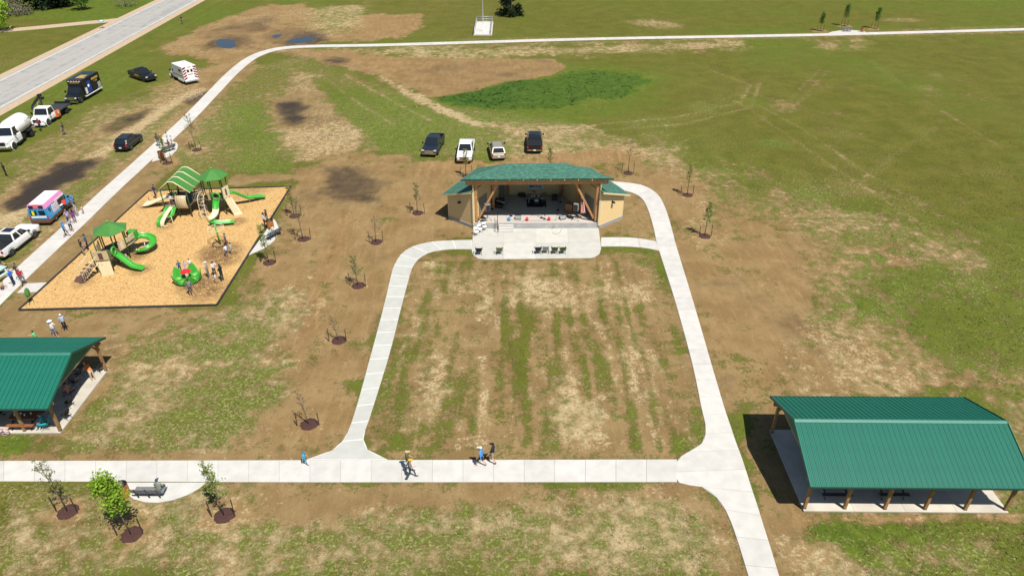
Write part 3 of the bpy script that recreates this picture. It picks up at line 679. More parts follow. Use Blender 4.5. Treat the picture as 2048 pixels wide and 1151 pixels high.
def bed():
    n, k = 70, 100; vs = []; fs = []; sc = []
    spots = [(g(395,570),2.2,1.0),(g(440,505),2.6,1.1),(g(450,520),1.8,.9),(g(168,565),1.3,.5),(g(282,540),1.2,.8),(g(475,444),1.2,.8),(g(292,412),1.2,.6),(g(415,580),2.6,.8),(g(330,455),1.0,.5),(g(275,512),1.3,.8),(g(500,380),3,.5)]
    for j in range(k+1):
        for i in range(n+1):
            u, v = i/n, j/k; p = PG[0].lerp(PG[1], u).lerp(PG[3].lerp(PG[2], u), v)
            z = .05+rng.uniform(-.012,.012); vs.append((p.x, p.y, z)); sc.append(max(2.2*w*max(0, 1-(Vector((p.x-c.x,p.y-c.y,0)).length/r)**2) for c, r, w in spots)+rng.uniform(0,.1))
    for j in range(k):
        for i in range(n): a = j*(n+1)+i; fs.append((a, a+1, a+n+2, a+n+1))
    me = bpy.data.meshes.new('wood_chip_bed'); me.from_pydata(vs, [], fs); at = me.attributes.new('scuff', 'FLOAT', 'POINT'); at.data.foreach_set('value', sc); me.materials.append(MATS['wood_chips']); me.update()
    o = meshobj('wood_chip_bed', me); tag(o, kind='structure')
    # loose chips
    rs = np.random.RandomState(5); m = 14000; u, v = rs.rand(m), rs.rand(m); A = np.array([p[:] for p in PG]); c = (A[0]+(A[1]-A[0])*u[:,None])*(1-v[:,None])+(A[3]+(A[2]-A[3])*u[:,None])*v[:,None]
    th = rs.rand(m)*6.28; l = rs.uniform(.03,.08,m); w = l*.35; ax = np.stack([np.cos(th),np.sin(th),rs.normal(0,.2,m)],1)*l[:,None]; bx = np.stack([-np.sin(th),np.cos(th),rs.normal(0,.2,m)],1)*w[:,None]; c[:,2] = .066
    V = np.stack([c-ax-bx, c+ax-bx, c+ax+bx, c-ax+bx], 1); me = bpy.data.meshes.new('wood_chips'); me.vertices.add(m*4); me.vertices.foreach_set('co', V.ravel()); me.loops.add(m*4); me.loops.foreach_set('vertex_index', np.arange(m*4,dtype=np.int32)); me.polygons.add(m)
    me.polygons.foreach_set('loop_start', np.arange(0,m*4,4,dtype=np.int32)); me.polygons.foreach_set('loop_total', np.full(m,4,np.int32)); me.update(calc_edges=True); me.materials.append(MATS['wood_chips'])
    tag(meshobj('wood_chips', me), 'loose tan wood chips over the playground', 'wood chips', kind='stuff')
    brd = empty('playground_border', PG[0], 0, 'dark timber border round the tan wood chip playground', 'border')
    M('border_timber', (.03,.027,.028), .7, var=.2, rnd=.2)
    for a, b in ((0,1),(1,2),(2,3),(3,0)):
        P, Q = PG[a], PG[b]; n = max(1, round((Q-P).length/1.5)); d = (Q-P)/n
        for i in range(n):
            mb = MB(); mb.bar(P+d*(i+.01)+Vector((0,0,.05)), P+d*(i+.99)+Vector((0,0,.05)), .12, .24); mb.build('border_timber', 'border_timber', brd, world=True)
bed()
scatter('grass', 120000, 'g', 23, 95, 80, ((.048,.086,.008),(.118,.138,.018)), .028, .09, 1, 'short patchy green grass standing over the lawns')
scatter('tall_grass', 30000, 'l', 92, 135, 40, ((.016,.066,.008),(.050,.120,.016)), .06, .26, 3, 'lush darker green grass beside the tilled patch', lo=.75)
scatter('straw', 60000, 's', 23, 75, 62, ((.36,.28,.14),(.54,.44,.26)), .014, .15, 2, 'pale loose straw strewn over seeded soil', lo=.42)
# ------------------------------------------------------------------ open shelters with metal roofs
def shelter(loc, rz, label, hidden_side=0):
    e = empty('park_shelter', loc, rz, label, 'shelter', 'open shelters with green metal roofs')
    Lx, Ly = 12.35, 6.95; PLx, PLy = 12.15, 6.5; RL, EO = 13.0, 3.92; ze, zr = 2.72, 4.25
    # floor of four pours
    nb = 4
    MB().box((0,0,.02), (Lx-.02,Ly-.02,.12)).build('floor_base', 'concrete_old', e)
    for i in range(nb):
        w = Lx/nb; MB().box((-Lx/2+w*(i+.5),0,.09), (w-.015,Ly,.06)).build('floor_slab', M('shelter_floor', (.46,.42,.35), .85, var=.14, scale=.8, bump=.2, rnd=.05), e)
    n = 6
    for k in (-1,1):
        for i in range(n):
            x = -PLx/2+PLx*i/(n-1); y = k*PLy/2
            po = MB().box((x,y,.12+(ze-.14)/2), (.17,.17,ze-.14)).build('post', 'treated_wood', e)
            MB().box((x,y,.15), (.19,.19,.06)).build('post_base', 'steel_black', po)
            for sgn in (-1,1):
                if (i == 0 and sgn < 0) or (i == n-1 and sgn > 0): continue
                MB().bar((x,y,ze-.72), (x+sgn*.62,y,ze-.1), .07, .12, up=(0,1,0)).build('knee_brace', M('brace_wood', (.36,.25,.13), .7, var=.15), e)
        MB().box((0,k*PLy/2,ze-.09), (RL-.1,.14,.24)).build('header_beam', 'treated_wood', e)
    # trusses
    for i in range(n):
        x = -PLx/2+PLx*i/(n-1); t = MB()
        t.bar((x,-PLy/2,ze+.08), (x,PLy/2,ze+.08), .05, .14); 
        for k in (-1,1): t.bar((x,k*PLy/2,ze+.10), (x,0,zr-.17), .05, .13); t.bar((x,k*PLy/4,ze+.1), (x,0,zr-.25), .045, .1); t.bar((x,k*PLy/4,ze+.1), (x,k*PLy/4,ze+.72), .045, .1)
        t.build('truss', M('truss_wood', (.30,.21,.115), .75), e)
    # roof: dark liner below, ribbed panels above
    sl = math.hypot(EO, zr-ze)
    for k in (-1,1):
        r = MB(); a = [(-RL/2,k*EO,ze),(RL/2,k*EO,ze),(RL/2,0,zr),(-RL/2,0,zr)]
        r.plate(a if k < 0 else a[::-1], .05); rf = r.build('roof_deck', M('roof_liner', (.03,.085,.06), .6), e)
        np_ = 42; w = RL/np_; pm = None
        for i in range(np_):
            if pm is None:
                mb = MB(); nrm = Vector((0,-k*0,1)); d = Vector((0,-k*EO,zr-ze)).normalized(); up = Vector((0,k*(zr-ze),EO)).normalized()
                q0, q1 = Vector((0,k*EO*1.012,ze-.018)), Vector((0,0,zr)); 
                prof = [(-w/2,.004),(-w/2,.042),(-w/2+.022,.042),(-w/2+.034,.012),(-w/6-.02,.012),(-w/6,.022),(-w/6+.02,.012),(w/6-.02,.012),(w/6,.022),(w/6+.02,.012),(w/2-.003,.012),(w/2-.003,.004)]
                mb.loft([[q+Vector((x,0,0))+up*z for x, z in prof] for q in (q0,q1)])
                o = mb.build('roof_panel', 'roof_metal', rf); pm = o.data
            else: o = meshobj('roof_panel', pm, rf)
            o.location = (-RL/2+w*(i+.5),0,0)
        f = MB(); f.bar((-RL/2,k*(EO+.03),ze-.045), (RL/2,k*(EO+.03),ze-.045), .03, .14); f.build('eave_fascia', 'roof_dark', e)
    cap = MB(); cap.loft([[Vector((x,-.17,zr-.025)),Vector((x,-.16,zr-.005)),Vector((x,0,zr+.07)),Vector((x,.16,zr-.005)),Vector((x,.17,zr-.025)),Vector((x,0,zr+.045))] for x in (-RL/2-.03,RL/2+.03)])
    cap.build('ridge_cap', M('roof_ridge', (.035,.17,.125), .35), e)
    for sx in (-1,1):
        for k in (-1,1): MB().bar((sx*(RL/2+.02),k*(EO+.02),ze-.01), (sx*(RL/2+.02),0,zr+.0), .035, .17).build('rake_trim', 'roof_dark' if k > 0 else 'roof_metal', e)
        gb = MB(); gb.plate([(sx*(PLx/2+.04),-PLy/2,ze+.14),(sx*(PLx/2+.04),PLy/2,ze+.14),(sx*(PLx/2+.04),0,zr-.12)][::sx], .03); gb.build('gable_panel', 'roof_metal', e)
    return e
shelter((23.9,31.95,0), R(-.6), 'green-roofed open timber shelter at the lower right beside the path')
shelter((-37.2,38.62,0), R(.3), 'green-roofed open shelter cut by the left edge, people beneath it')

# ------------------------------------------------------------------ the stage
ST = empty('stage_building', (2.53,65.5,0), 0, 'tan sided outdoor stage with green shingle roof and timber posts', 'stage')
def rt(x): return 5.06-x                    # mirror about the stage axis
ZP = .65
def shingles():
    m = bpy.data.materials.new('green_shingle'); t, p = nodes_of(m); N, L = t.nodes.new, t.links.new; p.inputs['Roughness'].default_value = .9
    c = N('ShaderNodeNewGeometry'); mp = N('ShaderNodeMapping'); mp.inputs['Scale'].default_value = (1.1,3.2,3.2); L(c.outputs['Position'], mp.inputs[0])
    n = N('ShaderNodeTexNoise'); n.inputs['Scale'].default_value = 2.2; n.inputs['Detail'].default_value = 6; n.inputs['Roughness'].default_value = .75; L(mp.outputs[0], n.inputs['Vector'])
    r = N('ShaderNodeValToRGB'); e = r.color_ramp.elements; e[0].position = .36; e[0].color = (.016,.062,.044,1); e[1].position = .64; e[1].color = (.075,.235,.165,1); L(n.outputs[0], r.inputs[0])
    wv = N('ShaderNodeTexWave'); wv.bands_direction = 'Y'; wv.inputs['Scale'].default_value = 2.2; L(c.outputs['Position'], wv.inputs['Vector'])
    mx = N('ShaderNodeMix'); mx.data_type = 'RGBA'; mx.blend_type = 'MULTIPLY'; mx.inputs[0].default_value = .35; L(r.outputs[0], mx.inputs[6]); L(wv.outputs['Color'], mx.inputs[7]); L(mx.outputs[2], p.inputs['Base Color'])
    b = N('ShaderNodeBump'); b.inputs['Strength'].default_value = .5; L(n.outputs[0], b.inputs['Height']); L(b.outputs[0], p.inputs['Normal']); MATS['shingle'] = m
shingles()
FW = {}
plan = [(-4.0,65.45),(9.06,65.45),(rt(-.55),72.5),(-.55,72.5)]
MB().prism(plan, -.05, ZP).build('stage_platform', M('stage_concrete', (.36,.355,.335), .9, var=.15, scale=1.5, bump=.3), ST, world=True)
fl = MB().prism([(-3.98,65.47),(9.04,65.47),(rt(-.55),72.5),(-.55,72.5)], ZP+.002, ZP+.02).build('stage_floor', M('stage_floor', (.44,.40,.36), .8, var=.08), ST, world=True)
def siding_wall(p, q, z0, zt0, zt1, name='siding', mat='siding', exp=.16, parent=None):
    """lap siding: each board a wedge, lower edge proud; top may slope from zt0 to zt1"""
    p, q = Vector((*p,0)), Vector((*q,0)); d = (q-p).normalized(); nrm = Vector((d.y,-d.x,0)); mb = MB(); Lw = (q-p).length
    mb.smooth = False
    z = z0; top = max(zt0, zt1)
    while z < top-.01:
        a, b = 0.0, 1.0
        def xt(zz):   # part of the wall that is tall enough
            if zt0 == zt1: return (0,1)
            t = (zz-zt0)/(zt1-zt0)
            return (max(0,t),1) if zt1 > zt0 else (0,min(1,t))
        z2 = min(z+exp, top); a0, b0 = xt(z+exp*.5)
        if b0-a0 < .01: break
        A, B = p+d*(Lw*a0), p+d*(Lw*b0)
        o1, o2 = nrm*.048, nrm*.010
        mb.add([A+o1+Vector((0,0,z)), B+o1+Vector((0,0,z)), B+o2+Vector((0,0,z2)), A+o2+Vector((0,0,z2)), A-nrm*.05+Vector((0,0,z)), B-nrm*.05+Vector((0,0,z)), B-nrm*.05+Vector((0,0,z2)), A-nrm*.05+Vector((0,0,z2))],
               [(0,1,2,3),(5,4,7,6),(0,4,5,1),(3,2,6,7),(0,3,7,4),(1,5,6,2)])
        z += exp
    o = mb.build(name, mat, parent or ST, world=(parent is None)); o['kind'] = 'stuff'; return o
for side in (0,1):
    mx = (lambda x: rt(x)) if side else (lambda x: x)
    P0, P1 = (mx(-4.0),65.45), (mx(-.55),72.5); Q0, Q1 = (mx(-6.78),67.72), (mx(-3.6),74.4)
    order = (lambda a, b: (b, a)) if side else (lambda a, b: (a, b))
    def wall(a, b, z0, ta, tb, **k):       # outside to the right of a->b
        if side: siding_wall(b, a, z0, tb, ta, **k)
        else: siding_wall(a, b, z0, ta, tb, **k)
    # foundation strips
    for a, b in ((Q0,P0),(Q1,Q0)):
        mb = MB(); mb.bar((*a,.17), (*b,.17), .2, .44); mb.build('foundation', M('foundation_block', (.27,.27,.265), .9, var=.15, scale=5, bump=.4), ST, world=True)
    wall(Q0, P0, .39, 2.95, 4.25); wall(Q1, Q0, .39, 2.95, 2.95)
    # wall of the stage towards the middle (faces inwards)
    wall(P0, P1, ZP+.02, 5.3, 4.05, name='stage_wall', mat='siding')
    MB().bar((*P0,.39), (*P0,4.3), .16).build('corner_board', 'trim_cream', ST, world=True)
    MB().bar((*Q0,.39), (*Q0,2.98), .12).build('corner_board', 'trim_cream', ST, world=True)
    # shed roof of the wing
    v = (Vector((*P1,0))-Vector((*P0,0))).normalized(); u = (Vector((*Q0,0))-Vector((*P0,0))).normalized()
    A = Vector((*P0,0))-v*.55-u*.05; B = Vector((*Q0,0))-v*.4+u*.62; C = Vector((*Q1,0))+u*.62+v*.1; D = Vector((*P1,0))+v*.2-u*.05
    zt, zb = 4.38, 2.86
    quad = [Vector((A.x,A.y,zt)), Vector((B.x,B.y,zb)), Vector((C.x,C.y,zb)), Vector((D.x,D.y,zt-.1))]
    wr = MB().plate(quad if side else quad[::-1], .09).build('wing_roof', 'shingle', ST, world=True)
    for (i, j) in ((0,1),(1,2)):
        MB().bar(quad[i]-Vector((0,0,.10)), quad[j]-Vector((0,0,.10)), .05, .17).build('fascia', 'trim_cream', ST, world=True)
    # grey hatch in the stage wall
    a, b = Vector((*P0,0)).lerp(Vector((*P1,0)), .14), Vector((*P0,0)).lerp(Vector((*P1,0)), .37); inn = Vector(((1 if not side else -1)*v.y, (-1 if not side else 1)*v.x, 0))*.06
    MB().add([a+inn+Vector((0,0,ZP+.05)), b+inn+Vector((0,0,ZP+.05)), b+inn+Vector((0,0,ZP+2.3)), a+inn+Vector((0,0,ZP+2.3)), a+Vector((0,0,ZP+.05)), b+Vector((0,0,ZP+.05)), b+Vector((0,0,ZP+2.3)), a+Vector((0,0,ZP+2.3))],
             [(0,1,2,3),(5,4,7,6),(0,4,5,1),(1,5,6,2),(2,6,7,3),(3,7,4,0)]).build('shutter_panel', 'grey_panel', ST, world=True)
    # lamp on the wing
    lp = (Vector((*Q0,0))*.5+Vector((*P0,0))*.5)+Vector((0,0,2.55)); out = Vector(((-1 if not side else 1)*abs(u.y)*0, 0, 0)); fn = Vector((u.y*(1 if side else -1)*-1*-1, 0, 0))
    nrm = Vector((Q0[1]-P0[1], -(Q0[0]-P0[0]), 0)).normalized(); nrm = nrm if nrm.y < 0 else -nrm
    lm = MB(); lm.box(lp+nrm*.06, (.14,.1,.26)); lm.tube([lp+nrm*.08+Vector((0,0,.1)), lp+nrm*.30+Vector((0,0,.12))], .03); lm.lathe([(.02,.14),(.10,.12),(.17,-.02),(.15,-.03)], 10, c=lp+nrm*.30); lm.build('wall_lamp', 'steel_black', ST, world=True)
    # posts
    for (x, y, zt_) in ((-3.7,65.72,5.12),(-2.02,68.9,5.0),(-.42,72.2,4.4)):
        po = MB().bar((mx(x),y,ZP+.02), (mx(x),y,zt_), .24).build('post', 'cedar', ST, world=True)
        if y < 66:
            b = MB(); b.off = ST.location; b.box((mx(x),y,5.02), (.40,.28,.16)); b.build('post_bracket', 'steel_black', po); b = MB(); b.off = ST.location; b.box((mx(x),y,ZP+.09), (.27,.27,.14)); b.build('post_bracket', 'steel_black', po)
    MB().bar((mx(-3.5),65.85,ZP+.35), (mx(-.35 if False else -1.35),65.75,5.15), .2, .2).build('brace', 'cedar', ST, world=True)
# rear wall
siding_wall((-.55,72.45), (rt(-.55),72.45), ZP+.02, 4.05, 4.05, name='stage_wall', mat='siding')
bk = MB(); bk.box((2.53,72.62,2.0), (6.3,.12,3.9)); bk.build('rear_wall', 'siding', ST, world=True)
dr = MB(); dr.box((.15,72.0,1.7), (.9,.06,2.1), rz=R(0)); 
d0, d1 = Vector((-4.0,65.45,0)).lerp(Vector((-.55,72.5,0)), .72), Vector((-4.0,65.45,0)).lerp(Vector((-.55,72.5,0)), .9)
MB().bar(d0+Vector((.08,-.03,ZP+1.1)), d1+Vector((.08,-.03,ZP+1.1)), .06, 2.1).build('stage_door', 'grey_panel', ST, world=True)
# roof
Rg = [Vector((-.5,67.3,6.52)), Vector((rt(-.5),67.45,6.52))]; Fc = [Vector((-5.2,64.95,5.80)), Vector((rt(-5.2),65.15,5.84))]; Kc = [Vector((-1.4,73.2,3.95)), Vector((rt(-1.4),73.3,3.95))]
roof = MB().plate([Fc[0],Fc[1],Rg[1],Rg[0]], .12).build('main_roof', 'shingle', ST, world=True)
for tri in ([Fc[0],Rg[0],Kc[0]],[Fc[1],Kc[1],Rg[1]],[Kc[0],Rg[0],Rg[1],Kc[1]]): MB().plate(tri, .1).build('main_roof', 'shingle', ST, world=True)
MB().bar(Vector((-4.72,65.45,5.27)), Vector((rt(-4.72),65.62,5.31)), .28, .50).build('front_beam', 'cedar', ST, world=True)
MB().bar(Fc[0]+Vector((.05,.06,-.14)), Fc[1]+Vector((-.05,.06,-.14)), .05, .14).build('fascia', M('fascia_dark', (.03,.07,.05), .6), ST, world=True)
for i in range(9):
    x = -3.0+i*1.382; w_ = 1-max(0, abs(x-2.53)-3.0)/4.7; yb = 65.02+2.1*w_
    MB().bar((x,65.02,5.62), (x,yb,5.62+.30*(yb-65.02)), .1, .16).build('rafter', 'cedar', ST, world=True)
for s_ in (0,1):
    MB().bar(Fc[s_]+Vector((0,0,-.16)), Kc[s_]+Vector((0,0,-.16)), .06, .16).build('fascia', 'cedar', ST, world=True)
# steps and rail
for i in range(4):
    h = ZP-.16*(i+1)+.005
    MB().box((-.62,65.45-.30*(i+.5)+.0,h/2), (1.55,.30,h)).build('step', 'concrete', ST, world=True) if h > .03 else None
ra = MB(); xr = -1.5
for y, z in ((65.7,ZP),(65.1,.45),(64.4,.05)): ra.tube([(xr,y,z),(xr,y,z+.95)], .025)
ra.tube([(xr,66.2,ZP+.95),(xr,65.7,ZP+.95),(xr,64.4,1.0),(xr,64.2,1.0)], .028); ra.tube([(xr,65.7,ZP+.5),(xr,64.4,.55)], .018)
ra.build('hand_rail', 'steel_black', ST, world=True)
# ------------------------------------------------------------------ vehicles (x forward, y left, origin on the ground)
def wheel_set(e, xs_, hw, r, w=.24, rim='rim', dual=()):
    mbt = MB(); mbt.lathe([(r*.62,-w/2),(r*.93,-w/2),(r,-w*.36),(r,w*.36),(r*.93,w/2),(r*.62,w/2)], 18, axis='y')
    mbr = MB(); mbr.lathe([(r*.05,w*.40),(r*.30,w*.42),(r*.34,w*.30),(r*.58,w*.36),(r*.63,w*.46),(r*.64,-w*.46),(.02,-w*.46)], 14, axis='y')
    for k in range(5):
        t = 2*math.pi*k/5; mbr.bar((0,w*.38,0), (r*.57*math.cos(t), w*.40, r*.57*math.sin(t)), .06, .04)
    tm = rm = None
    for x in xs_:
        for s in (1,-1):
            if tm is None:
                o = mbt.build('wheel', 'tyre', e); tm = o.data; q = mbr.build('rim', rim, o); rm = q.data
            else: o = meshobj('wheel', tm, e); q = meshobj('rim', rm, o)
            o.location = (x, s*(hw-w/2), r); o.rotation_euler = (0, 0, 0 if s > 0 else math.pi)
    for x in dual:
        for s in (1,-1): o = meshobj('wheel', tm, e); o.location = (x, s*(hw-w*1.6), r); 
def hull(secs):
    """secs: (x, z low, z top, half width); rounded body section"""
    out = []
    for x, z0, z1, h in secs:
        m = z0+(z1-z0)*.55; c = min(.09, (z1-z0)*.2)
        out.append([Vector((x,y,z)) for y, z in ((-h*.90,z0),(-h*.985,z0+.10),(-h,m),(-h*.975,z1-c),(-h*.90,z1),(h*.90,z1),(h*.975,z1-c),(h,m),(h*.985,z0+.10),(h*.90,z0))])
    return out
def quad_pane(name, q, parent, shrink=.86, off=.012, mat='glass', sh2=None):
    q = [Vector(p) for p in q]; c = sum(q, Vector())/4; n = (q[1]-q[0]).cross(q[3]-q[0]).normalized()
    a, b = (q[1]-q[0]+q[2]-q[3])/2, (q[3]-q[0]+q[2]-q[1])/2; sh2 = sh2 or shrink
    def sh(p):
        d = p-c; an, bn = a.normalized(), b.normalized(); return c+d*min(shrink, sh2) if shrink == sh2 else c+d*shrink
    Q = [sh(p)+n*off for p in q]; Bk = [p-n*(off+.01) for p in Q]
    return MB().add(Q+Bk, [(0,1,2,3),(7,6,5,4),(0,4,5,1),(1,5,6,2),(2,6,7,3),(3,7,4,0)]).build(name, mat, parent)
def cabin(e, xb0, xt0, xt1, xb1, zb, zr, hb, hr, paint, split=(.5,), back=True, name='cabin', roof=True, shrink=.88):
    """greenhouse frustum with panes set 1 cm proud; xb0 front base ... xb1 rear base"""
    A = [Vector((xb0,-hb,zb)), Vector((xb0,hb,zb)), Vector((xt0,hr,zr)), Vector((xt0,-hr,zr))]; Bq = [Vector((xb1,-hb,zb)), Vector((xb1,hb,zb)), Vector((xt1,hr,zr)), Vector((xt1,-hr,zr))]
    mb = MB(); xm = (xt0+xt1)/2; cr = .05
    mb.loft([[A[0],A[1],A[2],Vector((xt0-.06,hr*.85,zr+cr)),Vector((xt0-.06,-hr*.85,zr+cr)),A[3]], [Bq[0],Bq[1],Bq[2],Vector((xt1+.06,hr*.85,zr+cr)),Vector((xt1+.06,-hr*.85,zr+cr)),Bq[3]]])
    cb = mb.build(name, paint, e)
    quad_pane('windscreen', A, cb, .90)
    if back: quad_pane('rear_window', [Bq[1],Bq[0],Bq[3],Bq[2]], cb, .86)
    cuts = [0]+list(split)+[1]
    for s in (1,-1):
        f0, f1, r1, r0 = (A[1],A[2],Bq[2],Bq[1]) if s > 0 else (A[0],A[3],Bq[3],Bq[0])
        for i in range(len(cuts)-1):
            a, b = cuts[i], cuts[i+1]; q = [f0.lerp(r0,a), f1.lerp(r1,a), f1.lerp(r1,b), f0.lerp(r0,b)]
            if s > 0: q = [q[0], q[1], q[2], q[3]]
            else: q = [q[3], q[2], q[1], q[0]]
            q = [q[3],q[2],q[1],q[0]]
            quad_pane('side_window', q, cb, .84)
    return cb
def lamps(e, xf, xr, hw, zf, zr, fw=.34, fh=.16, rw=.12, rh=.28):
    for s in (1,-1):
        MB().box((xf, s*(hw-.22), zf), (.10,fw,fh)).build('headlight', 'headlamp', e); MB().box((xr, s*(hw-.10), zr), (.10,rw*1.4,rh)).build('tail_light', 'tail_lamp', e)
def mirrors(e, x, hw, z, mat='black_plastic', big=1):
    for s in (1,-1): m = MB(); m.bar((x,s*(hw-.08),z), (x-.02,s*(hw+.13),z+.05), .05); m.box((x,s*(hw+.17),z+.08), (.10*big,.20,.22*big)); m.build('wing_mirror', mat, e)
def plate(e, x, z): MB().box((x,0,z), (.02,.32,.16)).build('number_plate', 'white_paint', e)
def pickup(name, label, loc, heading, paint, cover=False, chrome='chrome', rim='rim', sunroof=False, group='parked cars and trucks', steps=True):
    e = empty(name, loc, heading, label, 'pickup', group); L2, hw = 2.92, 1.0
    b = MB(); b.loft(hull([(2.90,.50,.98,.86),(2.80,.42,1.08,.94),(2.45,.40,1.13,.985),(1.45,.38,1.17,1.0),(1.0,.38,1.16,1.0),(-.95,.38,1.15,1.0)])); b.build('body', paint, e)
    for s in (1,-1):
        sd = MB(); sd.loft([[Vector((x,s*y,z)) for y, z in ((.985,.46),(1.0,.75),(.985,1.15),(.93,1.17),(.90,1.15),(.90,.46))] for x in (-.96,-2.86)]); sd.build('bed_side', paint, e)
        ar = MB(); ar.ring((1.83,s*.96,.42), .46, .055, 20, 5, 'y'); ar.ring((-1.83,s*.96,.42), .46, .055, 20, 5, 'y'); ar.build('wheel_arch', 'black_plastic', e)
        if steps: MB().tube([(1.2,s*1.02,.40),(-1.1,s*1.02,.40)], .05).build('side_step', 'black_plastic', e)
    MB().box((-2.88,0,.83), (.09,1.9,.66)).build('tailgate', paint, e)
    MB().box((-1.92,0,.60), (1.9,1.84,.10)).build('bed_floor', 'black_plastic', e)
    if cover: MB().box((-1.91,0,1.175), (1.92,1.84,.05)).build('bed_cover', 'black_plastic', e)
    cb = cabin(e, 1.35, .55, -.72, -.93, 1.14, 1.83, .93, .76, paint, (.52,))
    if sunroof: MB().box((-.05,0,1.885), (.9,1.0,.02)).build('sunroof', 'glass', cb)
    MB().box((2.90,0,.80), (.06,1.15,.30)).build('grille', chrome, e); MB().box((2.95,0,.55), (.14,1.86,.20)).build('front_bumper', chrome, e); MB().box((-2.98,0,.58), (.15,1.86,.18)).build('rear_bumper', chrome, e)
    lamps(e, 2.86, -2.90, 1.0, .93, .95); mirrors(e, 1.05, 1.0, 1.2); plate(e, -3.07, .60)
    wheel_set(e, (1.83,-1.83), 1.0, .40, .27, rim); return e
def suv(name, label, loc, heading, paint, rim='rim', group='parked cars and trucks', tall=1.0, roofp=None):
    e = empty(name, loc, heading, label, 'car', group)
    b = MB(); b.loft(hull([(2.32,.46,.78,.74),(2.22,.36,.90,.86),(1.9,.32,1.0,.92),(1.0,.30,1.06,.935),(-1.9,.32,1.06,.93),(-2.22,.36,.98,.88),(-2.34,.46,.80,.78)])); b.build('body', paint, e)
    cabin(e, 1.15, .38, -1.72, -2.18, 1.03, 1.60*tall, .86, .70, roofp or paint, (.36,.72), name='cabin')
    MB().box((2.32,0,.66), (.05,1.0,.18)).build('grille', 'black_plastic', e); MB().box((-2.34,0,.50), (.10,1.6,.16)).build('rear_bumper', 'black_plastic' if 'black' in paint else paint, e)
    for s in (1,-1):
        ar = MB(); ar.ring((1.40,s*.90,.36), .40, .045, 18, 5, 'y'); ar.ring((-1.38,s*.90,.36), .40, .045, 18, 5, 'y'); ar.build('wheel_arch', 'black_plastic', e)
        MB().tube([(.3,s*.62,1.66*tall),(-1.6,s*.62,1.66*tall)], .025).build('roof_rail', 'black_plastic', e)
    lamps(e, 2.24, -2.28, .90, .76, .90); mirrors(e, .95, .92, 1.08); plate(e, -2.395, .66)
    wheel_set(e, (1.40,-1.38), .93, .36, .22, rim); return e
def face(a, b): d = g(*b)-g(*a); return math.atan2(d.y, d.x)
def side_origin(ra, fa, side, hw, wb):
    """ground point under the vehicle from the two visible wheels (pixels); side: +1 the left wheels are seen, -1 the right ones"""
    a, b = g(*ra), g(*fa); h = math.atan2((b-a).y, (b-a).x); m = (a+b)/2; n = Vector((-math.sin(h), math.cos(h), 0)); return m-n*side*hw, h
# cars behind the stage
o, = (g(859,318),); pickup('pickup_truck', 'dark pickup leftmost of the four cars behind the stage', g(867,300)+Vector((0,.3,0)), R(-96), 'navy_paint')
pickup('pickup_truck', 'white pickup behind the stage, facing the camera', g(932,311), R(-91), 'white_paint', steps=False)
suv('estate_car', 'tan family car behind the stage, rear towards the camera', g(994,309), R(97), 'tan_paint', roofp='tan_paint')
pickup('pickup_truck', 'black pickup behind the stage with its bed covered, rightmost', g(1069,292), R(88.5), 'black_paint', cover=True)
# cars by the long path
o, h = side_origin((26.5,511),(72,475.5), -1, .95, 3.66); pickup('pickup_truck', 'white pickup with dark bed beside the path at the left edge', o, h, 'white_paint', cover=True, sunroof=True, rim='rim')
o, h = side_origin((264,299.5),(282,285), -1, .86, 2.8); suv('parked_car', 'glossy black car on the grass beside the upper path', o, h, 'black_paint')
pl = pickup('police_pickup', 'black patrol pickup with gold stripe parked near the ambulance', g(287,158), R(-37), 'black_paint', cover=True, rim='dark_rim', chrome='black_plastic')
for s in (1,-1):
    gs = MB()
    for i, (x, w) in enumerate(((.55,.22),(.27,.2),(.0,.24),(-.28,.2),(-.55,.22))): gs.box((x,s*1.005,.92), (w,.012,.16))
    gs.box((.0,s*1.005,.72), (1.5,.012,.05)); gs.build('gold_lettering', 'gold', pl)
MB().box((-.1,0,1.93), (.25,1.1,.09)).build('light_bar', 'black_plastic', pl)
# ice cream van
o, h = side_origin((113.5,441.5),(142,415), -1, .92, 3.5)
v = empty('ice_cream_van', o, h, 'blue and pink ice cream van with serving window beside the path', 'van')
M('van_blue', (.012,.25,.52), .35, coat=.5, var=.05); M('van_pink', (.66,.25,.48), .4, var=.06); M('van_brown', (.13,.055,.03), .5, var=.1); M('van_white', (.70,.69,.66), .5, var=.06)
hulls = lambda L: [[Vector((x,y,z)) for y, z in ((-h0,z0),(-h1,z1),(h1,z1),(h0,z0))] for x, z0, z1, h0, h1 in L]
MB().loft(hulls([(2.62,.42,.62,.90,.96),(1.9,.36,.72,.98,1.0),(-2.72,.36,.72,.98,1.0)])).build('lower_body', 'van_brown', v)
MB().loft(hulls([(2.66,.62,1.02,.92,.86),(2.55,.64,1.10,.96,.88),(1.85,.72,1.22,.99,.92),(1.84,.72,1.24,.99,.92),(1.1,.72,1.95,1.0,.88),(-2.70,.72,1.95,1.0,.92)])).build('body', 'van_blue', v)
MB().loft(hulls([(1.15,1.95,2.02,.90,.86),(1.02,1.95,2.38,.92,.80),(-2.66,1.95,2.38,.95,.82)])).build('high_roof', 'van_pink', v)
MB().box((-.8,0,2.40), (3.3,1.42,.05)).build('roof_top', 'van_white', v); MB().box((-.4,.1,2.45), (.5,.5,.08)).build('roof_hatch', 'van_white', v)
quad_pane('windscreen', [(1.84,-.88,1.26),(1.84,.88,1.26),(1.14,.84,1.92),(1.14,-.84,1.92)], v, .92, .02)
for s in (1,-1):
    MB().box((.85,s*.955,1.52), (.62,.06,.52)).build('side_window', 'glass', v)
    MB().box((2.55,s*.66,.82), (.14,.3,.2)).build('headlight', 'headlamp', v); MB().box((-2.71,s*.88,1.0), (.06,.12,.34)).build('tail_light', 'tail_lamp', v)
